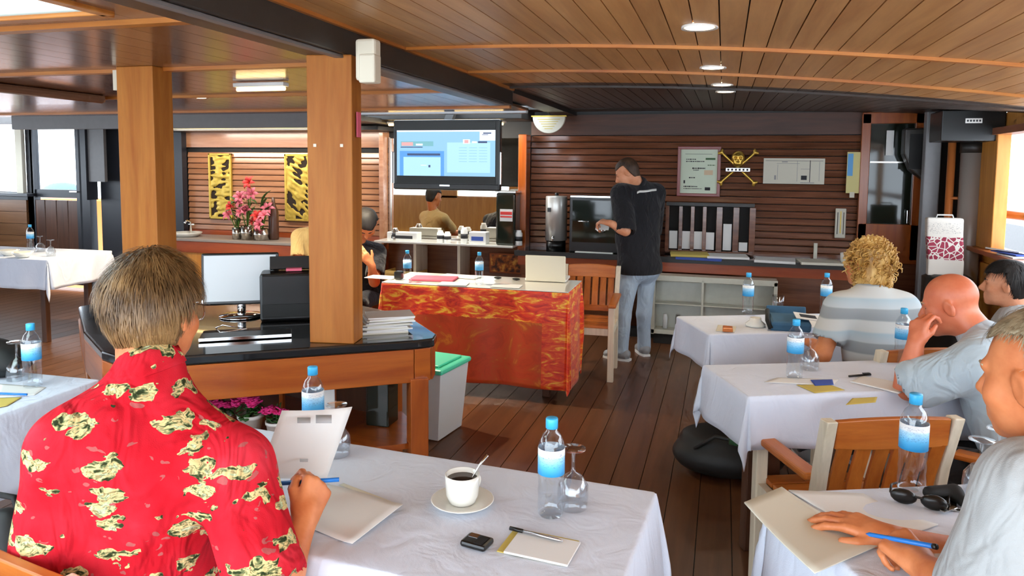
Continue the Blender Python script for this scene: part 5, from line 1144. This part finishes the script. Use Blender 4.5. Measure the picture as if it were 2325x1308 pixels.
def hand_sdf(s, wr, d, n, side=1, curl=(.5, .5, .5, .5), spread=.0, thumb=(.75, .65, -.25), sc_=1.0, tc=.3):
    d = unit(d); n = np.array(n, float); n = unit(n-d*(n@d)); x = np.cross(d, n)*side
    P = lambda a, b, c: wr+(x*a+d*b+n*c)*sc_
    xs = (.030, .010, -.010, -.028); ys = (.086, .090, .086, .078); Ls = ((.042, .026, .020), (.046, .029, .021), (.043, .027, .020), (.034, .021, .018)); rs = (.0095, .0098, .0093, .0082)
    s.cap(P(0, -.02, 0), P(0, .03, 0), .022*sc_, .024*sc_, k=.012)
    for i in range(4):
        s.cap(P(xs[i]*.6, .02, 0), P(xs[i], ys[i], 0), .0145*sc_, .0115*sc_, k=.012)
    for i in range(4):
        p = P(xs[i], ys[i], 0); a = 0; sp = spread*(1.5-i)
        for j in range(3):
            a += curl[i]*(1.0, 1.15, .8)[j]; dr = d*math.cos(a)-n*math.sin(a)+x*sp*math.cos(a); q = p+unit(dr)*Ls[i][j]*sc_; s.cap(p, q, rs[i]*sc_*(1-.07*j), rs[i]*sc_*(1-.07*(j+1)), k=.004); p = q
    t0 = P(.024, .026, -.006); td = unit(x*thumb[0]+d*thumb[1]+n*thumb[2]); t1 = t0+td*.038*sc_; td2 = unit(td+(-x*tc+d*tc*.5)); t2 = t1+td2*.030*sc_
    s.cap(P(.005, .01, 0), t0, .018*sc_, .014*sc_, k=.012); s.cap(t0, t1, .0135*sc_, .011*sc_, k=.006); s.cap(t1, t2, .011*sc_, .009*sc_, k=.004)
def hair_cap(c, M, infl=.014, nape=-.088, earz=-.005, front=.088, res=.006, amp=.004, seed=1, top=0.0, slope=3.2, y0=-.045, hl=.058, hn=.012):
    s = SDF(res); P = lambda *v: c+M@np.array(v, float)
    s.ell(P(0, -.012, .032+top), (.074+infl, .093+infl, .083+infl+top), M); s.ell(P(0, -.02, -.03), (.058+infl, .066+infl, .075), M, .03)
    def cut(X, Y, Z, F):
        lx = (X-c[0])*M[0, 0]+(Y-c[1])*M[1, 0]+(Z-c[2])*M[2, 0]; ly = (X-c[0])*M[0, 1]+(Y-c[1])*M[1, 1]+(Z-c[2])*M[2, 1]; lz = (X-c[0])*M[0, 2]+(Y-c[1])*M[1, 2]+(Z-c[2])*M[2, 2]
        zc = np.minimum(nape+slope*np.maximum(0, ly-y0), hl)+.006*np.sin(60*lx)+hn*wob((lx, ly, lz), seed+2, 90); F = F+amp*wob((lx, ly, lz), seed, 70); return np.maximum(np.maximum(F, (zc-lz)*.7), ly-front+.25*np.maximum(0, .1-lz)*0)
    s.post.append(cut); return s.run()
def strands(V, c, M, n, L, w=.0022, lift=.005, seed=0, side=.15):
    r = np.random.RandomState(seed); crown = c+M@np.array((0, -.03, .12)); cen = c+M@np.array((0, -.01, .02)); out = []; F = []
    for i in r.randint(0, len(V), n):
        p = V[i]; nn = unit(p-cen); d = (p-crown)*.6-M[:, 2]*.06+r.normal(size=3)*.02*side*3; d = unit(d-nn*(d@nn)); b = np.cross(nn, d); l = L*r.uniform(.5, 1.2); k = len(out); wv = r.normal()*.004
        for j, tt in enumerate((0, .35, .7, 1)):
            q = p+d*l*tt+nn*lift*math.sin(2.2*tt+.3)*r.uniform(.7, 1.2)+b*wv*tt*tt-nn*(l*tt)**2*2.5; ww = w*(1-.85*tt); out += [q-b*ww, q+b*ww]
        F += [(k+2*j, k+2*j+1, k+2*j+3, k+2*j+2) for j in range(3)]
    return np.array(out), np.array(F)
def mk_person(P, label, group=None):
    """P: joints in world metres. One continuous skin mesh is the person; clothes and hair are its children."""
    base = np.array([P['hip'][0], P['hip'][1], P.get('z0', 0.0)]); res = P.get('res', .006); M = P['M']; bf = unit(P['bf']); br_ = np.cross(bf, (0, 0, 1)); br_ = unit(br_)
    nb, hip = np.array(P['nb'], float), np.array(P['hip'], float); sw = P.get('sw', .175)
    sp = unit(nb-hip); L = np.linalg.norm(nb-hip); tf = unit(np.cross(sp, br_)); tf = tf if tf@bf > 0 else -tf; T = np.stack([br_, tf, sp], 1)
    sh = {k: np.array(P['sh'+k], float) if 'sh'+k in P else nb+br_*sw*sg_-sp*.055+tf*.01 for k, sg_ in (('L', -1), ('R', 1))}
    el = {k: np.array(P['el'+k], float) for k in 'LR'}; wr = {k: np.array(P['wr'+k], float) for k in 'LR'}
    s = SDF(res); head_sdf(s, P['head'], M); s.cap(P['head']+M@np.array((0, -.03, -.06)), nb-sp*.02, .054*P.get('neckw', 1), .054*P.get('neckw', 1), k=.03); s.cap(nb-sp*.09, hip, .055, .08, k=.03); s.cap(sh['L'], sh['R'], .05, k=.03)
    aw = P.get('arm', 1.0)
    for k in 'LR':
        s.cap(sh[k], el[k], .047*aw, .039*aw, k=.02); m_ = el[k]+(wr[k]-el[k])*.3; s.cap(el[k], m_, .038*aw, .040*aw, k=.02); s.cap(m_, wr[k], .040*aw, .026*aw, k=.02)
        if 'hand'+k in P: hand_sdf(s, wr[k], **P['hand'+k])
    V, F = s.run(); o = npmesh('person', V-base, F, P['skin'], None, tuple(base)); tag(o, label, 'person', group)
    # shirt
    i_ = P.get('loose', .014); w_, b_ = P.get('w', 1.0), P.get('belly', 1.0); s = SDF(P.get('cres', .0085))
    s.cap(sh['L']+br_*.035, sh['R']-br_*.035, .060+i_, k=.05); s.ell(nb-sp*L*.30, (.158*w_+i_, .108*w_+i_, .17), T, .09); s.ell(nb-sp*L*.66+tf*.02*b_, (.150*w_*b_+i_, .112*b_+i_, .20), T, .11); s.ell(hip, (.152*w_*b_+i_, .115*b_+i_, .15), T, .11)
    s.cap(nb-sp*.07, nb+unit(P['head']-nb)*.028, .088, .066, k=.04)
    for k in 'LR': s.cap(nb-sp*.015, sh[k], .054, .055+i_*.6, k=.05)
    for k in 'LR':
        d_ = el[k]-sh[k]; e = sh[k]+d_*P.get('sleeve', .72); s.cap(sh[k], e, .055*aw+i_, .054*aw+i_*1.5, k=.03)
    for k in 'LR':
        d_ = unit(el[k]-sh[k]); e = sh[k]+(el[k]-sh[k])*P.get('sleeve', .72); s.cap(e+d_*.052, e+d_*.16, .055*aw+i_*.9, .075*aw, k=.004, op='s')
    nd = unit(P['head']+M@np.array((0, -.03, -.07))-nb); s.cap(nb+nd*.085, nb+nd*.18, .057, .080, k=.008, op='s')
    fa_, sd = P.get('fold', .006), P.get('seed', 1); hz = P.get('hem', -9)
    def post(X, Y, Z, F_):
        F_ = F_+fa_*wob((X, Y, Z), sd, 17, 7)+fa_*.6*wob((X, Y, Z*.5), sd+3, 34, 6)
        return np.maximum(F_, hz-Z)
    s.post.append(post); V, F = s.run(); npmesh('shirt', V-base, F, P['shirt'], o)
    if P.get('collar'):
        R_ = frame(tf, nd); mb = MB(); n = 20; vs = []
        for j in range(n+1):
            a = math.radians(-90+22)+(math.radians(360-44))*j/n+math.pi
            for r_, h_ in ((.066, .005), (.060, .040), (.066, .044), (.080, .004)): q = nb+nd*.012+R_[:, 0]*r_*math.cos(a)+R_[:, 1]*r_*math.sin(a)+nd*h_; vs.append(q-base)
        mb.add(vs, [(j*4+i, (j+1)*4+i, (j+1)*4+i+1, j*4+i+1) for j in range(n) for i in range(3)]).build('collar', P['shirt'], o, smooth=True, solid=.003)
    # trousers and shoes
    if 'knL' in P:
        s = SDF(.011); s.ell(hip-[0, 0, .02], (.155*w_*b_, .125*b_, .12), T, .04); lg = P.get('leg', 1.0)
        for k, sg_ in (('L', -1), ('R', 1)):
            h0 = hip+br_*.085*sg_-[0, 0, .03]; kn, an = np.array(P['kn'+k], float), np.array(P['an'+k], float); s.cap(h0, kn, .083*lg, .066*lg, k=.03); s.cap(kn, an, .064*lg, .058*lg, k=.02)
        s.post.append(lambda X, Y, Z, F_: F_+.007*wob((X, Y, Z*.7), sd+9, 26, 7)); V, F = s.run(); npmesh('trousers', V-base, F, P['trousers'], o)
        for k in 'LR':
            an = np.array(P['an'+k], float); f_ = unit(P.get('ft'+k, bf)); s = SDF(.006); g0 = np.array([an[0], an[1], .0]); s.cap(g0+[0, 0, .05]-f_*.03, g0+f_*.13+[0, 0, .032], .046, .034, k=.02); s.cap(an*[1, 1, 0]+[0, 0, .10], g0+[0, 0, .05], .042, .045, k=.02); s.post.append(lambda X, Y, Z, F_: np.maximum(F_, .004-Z)); V, F = s.run(); so_ = npmesh('shoe', V-base, F, P.get('shoe', 'shoe_grey'), o)
            MB().prism([tuple((g0+f_*a+np.array([-f_[1], f_[0], 0])*b)[:2]-base[:2]) for a, b in ((-.075, -.03), (-.075, .03), (0, .046), (.10, .042), (.16, .022), (.165, -.022), (.10, -.042), (0, -.046))], .0, .018).build('sole', 'sole_white', so_)
    if P.get('eyes'):
        for sx in (-1, 1):
            e = P['head']+M@np.array((sx*.031, .0665, .0))-base; q = P['head']+M@np.array((sx*.031, .0760, -.001))-base; eo = MB().sphere(tuple(e), .0120, 12, 8).build('eye', 'eye_white', o, smooth=True); MB().sphere(tuple(q), .0055, 10, 6).build('iris', 'eye_iris', eo, smooth=True)
            bpts = [tuple(P['head']+M@np.array((sx*x_, y_, z_))-base) for x_, y_, z_ in ((.014, .092, .020), (.030, .089, .025), (.046, .076, .021))]; MB().tube(bpts, [.003, .004, .002], 6).build('eyebrow', P['hair'] if P.get('hair') else 'hair_grey', o, smooth=True)
    return o, base
# ---- man in the red shirt, seen from behind
hc = D(352, 708, 1.610); M1 = frame((-.10, .99, -.12), roll=.04)
P1 = dict(head=hc, M=M1, bf=(-.22, .97, 0), nb=D(335, 866, 1.545), hip=np.array([-1.21, 1.20, .50]), shL=D(160, 1020, 1.470), shR=D(532, 1066, 1.530), elL=D(125, 1340, 1.530), wrL=D(470, 1190, 1.909), elR=D(618, 1352, 1.450), wrR=D(688, 1188, 1.575),
    handR=dict(d=D(730, 1080, 1.645)-D(688, 1188, 1.575), n=np.array(-fw)*.75+CR*.55, side=-1, curl=(1.05, 1.15, 1.2, 1.2), thumb=(.5, .85, -.35), tc=.5),
    handL=dict(d=(.5, .4, .5), n=(0, -1, .4), side=1, curl=(.6, .6, .6, .6)), skin='skin_warm', shirt='shirt_holiday', res=.005, cres=.007, w=1.0, belly=1.08, loose=.018, sleeve=.84, fold=.008, seed=4, collar=True, neckw=1.08, arm=1.08,
    trousers='trousers_khaki', knL=(-1.42, 1.6, .50), anL=(-1.42, 1.6, .08), knR=(-1.12, 1.6, .50), anR=(-1.12, 1.62, .08))
o, b = mk_person(P1, 'seated man in a red patterned holiday shirt, seen from behind')
V, F = hair_cap(hc, M1, .017, -.10, res=.005, seed=2, top=.004, amp=.005, slope=2.6, y0=-.042); npmesh('hair', V-b, F, 'hair_brown', o)
SV, SF = strands(V, hc, M1, 4200, .055, .0016, .006, 3); h2 = npmesh('hair_strands', SV-b, SF, 'hair_brown', o, smooth=False); h2['kind'] = 'stuff'
P_ = lambda *v: hc+M1@np.array(v, float)-b
eg = MB().tube([P_(.082, -.015, .012), P_(.083, .0, .018), P_(.077, .085, .010)], .002, 6).build('eyeglasses', 'black_plastic', o, smooth=True)
MB().tube([P_(.035+.028*math.cos(a), .108-.02*math.cos(a), -.006+.021*math.sin(a)) for a in np.linspace(0, 6.283, 17)], .0016, 6, False).build('lens_rim', 'chrome', eg, smooth=True)
# ---- standing man in black
hc = D(1424, 392, 6.02); M2 = frame((-.93, -.02, -.50)); B2 = np.array([-.76, 6.06])
P2 = dict(head=hc, M=M2, bf=(-.72, .69, 0), nb=D(1452, 424, 6.08), hip=D(1452, 606, 6.06), elL=D(1420, 524, 5.84), wrL=D(1386, 507, 5.84), elR=D(1480, 530, 6.35), wrR=D(1395, 512, 6.25), sw=.19,
    handL=dict(d=D(1368, 503, 5.88)-D(1386, 507, 5.84), n=(0, -.3, 1), side=1, curl=(.7, .7, .7, .7)), handR=dict(d=(-.9, 0, .1), n=(0, 0, 1), side=-1, curl=(.7, .7, .7, .7)),
    skin='skin_fair', shirt='shirt_black', hair='hair_dark', res=.007, cres=.009, w=1.13, belly=1.12, loose=.022, sleeve=.93, hem=.70, fold=.007, seed=8, collar=True, eyes=True, trousers='jeans', leg=.95, arm=1.05,
    knL=D(1415, 716, 5.98), anL=D(1412, 796, 5.98), knR=D(1462, 712, 6.1), anR=D(1462, 788, 6.16), ftL=(-.85, .25, 0), ftR=(-.4, .8, 0))
o, b = mk_person(P2, 'standing man in a black short-sleeved shirt and pale jeans')
V, F = hair_cap(hc, M2, .006, -.075, res=.006, seed=5, front=.080); npmesh('hair', V-b, F, 'hair_dark', o)
from mathutils.bvhtree import BVHTree
def hit(obj, b, x, y):
    me = obj.data; bv = BVHTree.FromPolygons([v.co for v in me.vertices], [p.vertices[:] for p in me.polygons]); r_ = bv.ray_cast(Vector(CC-b), Vector(ray(x, y)).normalized()); return r_[0], r_[1]
def strip_on(obj, b, pix, w, mat, name, parent, off_=.003):
    vs = []
    for x, y in pix:
        for dy in (-w/2, w/2):
            p, n_ = hit(obj, b, x, y+dy)
            if p is None: return None
            vs.append(p+n_*off_)
    k = len(pix); return MB().add(vs, [(2*i, 2*i+1, 2*i+3, 2*i+2) for i in range(k-1)]).build(name, mat, parent, smooth=True, solid=.001)
shirt2 = [c for c in o.children if c.name.startswith('shirt')][0]
strip_on(shirt2, b, [(1446, 438), (1452, 435), (1460, 435), (1470, 434), (1480, 432), (1490, 431)], 5, 'white_paint', 'back_print', o)
card = MB().box((0, 0, 0), (.11, .004, .075), rx=-.9).build('note_cards', 'paper', loc=tuple(D(1368, 515, 5.98))); tag(card, 'small white cards in the standing man\'s hands', 'cards')
# ---- person bent over behind the near pillar, and a neighbour in a tan shirt
hc = D(832, 508, 5.72); M3 = frame((.22, -.40, -.88)); nb = D(806, 560, 5.86)
o, b = mk_person(dict(head=hc, M=M3, bf=(.35, -.93, 0), nb=nb, hip=nb*[1, 1, 0]+[-.05, .22, .52], elL=D(850, 640, 5.62), wrL=D(843, 600, 5.50), elR=D(770, 640, 5.6), wrR=D(800, 620, 5.4), handL=dict(d=(-.3, -.3, .5), n=(.3, -1, .2), curl=(.5, .5, .5, .5)), skin='skin_tan', shirt='shirt_black', res=.008, cres=.011, hair='hair_black', eyes=True, trousers='trousers_dark', knL=nb*[1, 1, 0]+[.12, -.15, .48], anL=nb*[1, 1, 0]+[.12, -.15, .09], knR=nb*[1, 1, 0]+[-.12, -.2, .48], anR=nb*[1, 1, 0]+[-.12, -.2, .09]), 'dark-haired person in black bent over behind the near pillar')
V, F = hair_cap(hc, M3, .016, -.085, res=.007, seed=7); npmesh('hair', V-b, F, 'hair_black', o)
hc = D(728, 470, 6.62); M8 = frame((.6, -.75, -.2)); nb = D(728, 525, 6.64)
o, b = mk_person(dict(head=hc, M=M8, bf=(.5, -.86, 0), nb=nb, hip=nb*[1, 1, 0]+[0, .06, .50], elL=D(768, 590, 6.5), wrL=D(785, 605, 6.3), elR=D(678, 595, 6.5), wrR=D(715, 610, 6.3), skin='skin_tan', shirt='shirt_tan', res=.009, cres=.011, sw=.19, hair='hair_black', trousers='trousers_khaki', knL=nb*[1, 1, 0]+[.14, -.1, .48], anL=nb*[1, 1, 0]+[.14, -.1, .09], knR=nb*[1, 1, 0]+[-.1, -.2, .48], anR=nb*[1, 1, 0]+[-.1, -.2, .09]), 'person in a tan shirt almost hidden by the near pillar')
V, F = hair_cap(hc, M8, .014, -.085, res=.008, seed=9); npmesh('hair', V-b, F, 'hair_black', o)
# ---- curly-haired woman in the striped top
hc = D(1970, 598, 3.45); M4 = frame((-.66, .75, .05)); nb = D(1978, 676, 3.40)
P4 = dict(head=hc, M=M4, bf=(-.30, .95, 0), nb=nb, hip=np.array([.76, 3.70, .50]), elL=D(1866, 806, 3.38), wrL=D(1850, 782, 3.62), elR=D(2050, 800, 3.55), wrR=D(2000, 770, 3.8), sw=.150, skin='skin_tan', shirt='shirt_striped', w=.86, loose=.014, sleeve=.58, res=.007, cres=.008, seed=14, fold=.005, hair='hair_blonde',
    handL=dict(d=(-.4, .9, 0), n=(0, 0, 1), side=1, curl=(.3, .3, .3, .3)), trousers='trousers_dark', knL=np.array([.76, 3.70, 0])+[-.28, .42, .50], anL=np.array([.76, 3.70, 0])+[-.28, .42, .08], knR=np.array([.76, 3.70, 0])+[-.02, .46, .50], anR=np.array([.76, 3.70, 0])+[-.02, .46, .08])
o, b = mk_person(P4, 'woman with curly blonde hair in a grey and white striped top')
s = SDF(.008); Q = lambda *v: hc+M4@np.array(v, float)
s.ell(Q(0, -.02, .035), (.088, .098, .100), M4).ell(Q(0, -.035, -.055), (.086, .078, .095), M4, .04); s.ell(Q(0, .115, -.03), (.060, .08, .10), M4, .01, 's'); s.post.append(lambda X, Y, Z, F_: F_+.006*wob((X, Y, Z), 5, 75, 8)); V, F = s.run(); npmesh('hair', V-b, F, 'hair_blonde', o)
r = np.random.RandomState(6); mb = MB(); cen = Q(0, -.025, .0)
for i in r.randint(0, len(V), 330):
    p = V[i]; nn = unit(p-cen); d = -M4[:, 2]+nn*.35+r.normal(size=3)*.22; d = unit(d-nn*(d@nn)*.7); x_ = unit(np.cross(d, nn)); y_ = np.cross(d, x_); Lc = r.uniform(.035, .085); rc_ = r.uniform(.005, .009); ph_ = r.rand()*6; tn = r.uniform(1.5, 3)
    mb.tube([tuple(p-b+d*Lc*t_+nn*.002+(x_*math.cos(ph_+6.28*tn*t_)+y_*math.sin(ph_+6.28*tn*t_))*rc_) for t_ in np.linspace(0, 1, 12)], [.0045-.0025*t_ for t_ in np.linspace(0, 1, 12)], 5, False)
hs = mb.build('hair_curls', 'hair_blonde', o, smooth=True); hs['kind'] = 'stuff'
# ---- bald man in the pale blue shirt, chin on hand
hc = D(2157, 690, 2.82); M5 = frame((-.90, .40, -.30)); f5 = unit((-.88, .47, 0)); nb = hc-f5*.125+np.array([0, 0, -.125])
P5 = dict(head=hc, M=M5, bf=f5, nb=nb, hip=np.array([nb[0]+.20, nb[1]-.16, .53]), elL=D(2060, 880, 2.74), wrL=D(2078, 782, 2.74), elR=D(2190, 870, 3.05), wrR=D(2120, 880, 3.0), sw=.20, w=1.2, belly=1.22, loose=.022, sleeve=.80, arm=1.15, neckw=1.15,
    handL=dict(d=D(2092, 712, 2.75)-D(2078, 782, 2.74), n=D(2000, 740, 2.6)-D(2085, 735, 2.68), side=1, curl=(.75, .8, .85, .9), thumb=(.4, .9, -.5)), handR=dict(d=(-.9, .2, 0), n=(0, 0, 1), side=-1, curl=(.3, .3, .3, .3)), skin='skin_red', shirt='shirt_lightblue', res=.006, cres=.008, seed=22, fold=.010, collar=True, eyes=True,
    trousers='trousers_dark', knL=(nb[0]-.18, nb[1]-.15, .50), anL=(nb[0]-.25, nb[1]-.1, .1), knR=(nb[0]-.12, nb[1]+.1, .50), anR=(nb[0]-.2, nb[1]+.15, .1))
bald_o, bald_b = mk_person(P5, 'bald man in a pale blue shirt resting his chin on his hand')
# ---- dark-haired man by the window
hc = D(2282, 645, 3.9); M6 = frame((-.93, .34, -.02)); nb = hc+np.array([.07, -.03, -.19])
o, b = mk_person(dict(head=hc, M=M6, bf=(-.9, .43, 0), nb=nb, hip=nb*[1, 1, 0]+[.05, -.03, .53], elL=nb+[-.20, -.22, -.34], wrL=nb+[-.38, -.05, -.36], elR=nb+[-.05, .25, -.35], wrR=nb+[-.3, .25, -.36], skin='skin_fair', shirt='shirt_white', res=.007, cres=.011, hair='hair_black', eyes=True, seed=31, trousers='trousers_khaki', knL=nb*[1, 1, 0]+[-.35, -.02, .48], anL=nb*[1, 1, 0]+[-.35, -.02, .09], knR=nb*[1, 1, 0]+[-.3, .2, .48], anR=nb*[1, 1, 0]+[-.3, .2, .09]), 'dark-haired man in a pale shirt by the right window')
V, F = hair_cap(hc, M6, .014, -.07, res=.006, seed=12, front=.092, top=.004); npmesh('hair', V-b, F, 'hair_black', o)
SV, SF = strands(V, hc, M6, 900, .04, .0018, .004, 5); h2 = npmesh('hair_strands', SV-b, SF, 'hair_black', o, smooth=False); h2['kind'] = 'stuff'
# ---- grey-haired man at the right edge, writing
hc = D(2368, 858, 1.30); M7 = frame((-.66, .74, -.16)); nb = hc+np.array([.04, -.06, -.185]); bf7 = unit((-.78, .62, 0))
P7 = dict(head=hc, M=M7, bf=bf7, nb=nb, hip=np.array([nb[0]+.12, nb[1]-.12, .53]), shL=D(2335, 1130, 1.21), elL=D(2245, 1385, 1.25), wrL=D(2098, 1290, 1.42), elR=D(2260, 1290, 1.62), wrR=D(2022, 1222, 1.60), sw=.195, w=1.08, loose=.026, sleeve=.84, arm=1.08, res=.005, cres=.007,
    handL=dict(d=D(2030, 1225, 1.50)-D(2098, 1290, 1.42), n=D(2075, 1150, 1.40)-D(2060, 1240, 1.48), side=1, curl=(.7, .95, 1.0, 1.05), thumb=(.5, .85, -.35), tc=.5), handR=dict(d=D(1925, 1182, 1.66)-D(2022, 1222, 1.60), n=(0, -.15, 1), side=-1, curl=(.28, .25, .25, .3), spread=.12, thumb=(.7, .7, -.1)),
    skin='skin_warm', shirt='shirt_white', hair='hair_grey', seed=41, fold=.012, collar=True, eyes=True, trousers='trousers_khaki', knL=(nb[0]-.35, nb[1]+.15, .50), anL=(nb[0]-.35, nb[1]+.15, .08), knR=(nb[0]-.2, nb[1]+.36, .50), anR=(nb[0]-.2, nb[1]+.36, .08))
o, b = mk_person(P7, 'grey-haired man in a white shirt writing at the right edge')
V, F = hair_cap(hc, M7, .007, -.07, res=.005, seed=15, front=.078, amp=.006, top=.004, slope=3.4, y0=-.055, hl=.078, hn=.022); npmesh('hair', V-b, F, 'hair_grey', o)
SV, SF = strands(V, hc, M7, 3000, .020, .0012, .003, 8); h2 = npmesh('hair_strands', SV-b, SF, 'hair_grey', o, smooth=False); h2['kind'] = 'stuff'
a, e_ = np.array(D(1966, 1212, 1.545)), np.array(D(2122, 1241, 1.40)); bp3 = empty('blue_pen', tuple(a), 0, 'bright blue pen in the grey-haired man\'s hand', 'pen'); MB().tube([(0, 0, 0), tuple((e_-a)*.06), tuple(e_-a)], [.001, .0045, .005], 10).build('barrel', 'pen_blue', bp3, smooth=True); MB().tube([tuple((e_-a)*.98), tuple((e_-a)*1.03)], .0055, 10).build('end_plug', 'black_plastic', bp3, smooth=True)
# sandalled foot of the bald man
ft = D(1722, 985, 3.45); s = SDF(.006); s.cap(ft+[0, 0, 0], ft+[-.10, -.02, -.005], .036, .03, k=.02); s.cap(ft+[.02, 0, .02], ft+[.22, .05, .10], .038, .05, k=.02)
for i in range(5): s.cap(ft+[-.09, -.03+.014*i, -.005], ft+[-.125+.004*i, -.04+.017*i, -.01], .010, .008, k=.006)
V, F = s.run(); fo = npmesh('bare_foot', V-bald_b, F, 'skin_tan', bald_o)
MB().tube([tuple(ft-bald_b+np.array(q_)) for q_ in ((.02, -.05, .0), (-.02, -.04, .035), (-.05, .0, .04), (-.02, .04, .03))], .009, 8).build('sandal_strap', 'sandal_green', fo, smooth=True)
MB().tube([tuple(ft-bald_b+np.array(q_)) for q_ in ((.05, 0, -.035), (-.02, -.01, -.042), (-.13, -.02, -.03))], [.03, .038, .03], 8).build('sandal_sole', 'sandal_green', fo, smooth=True)
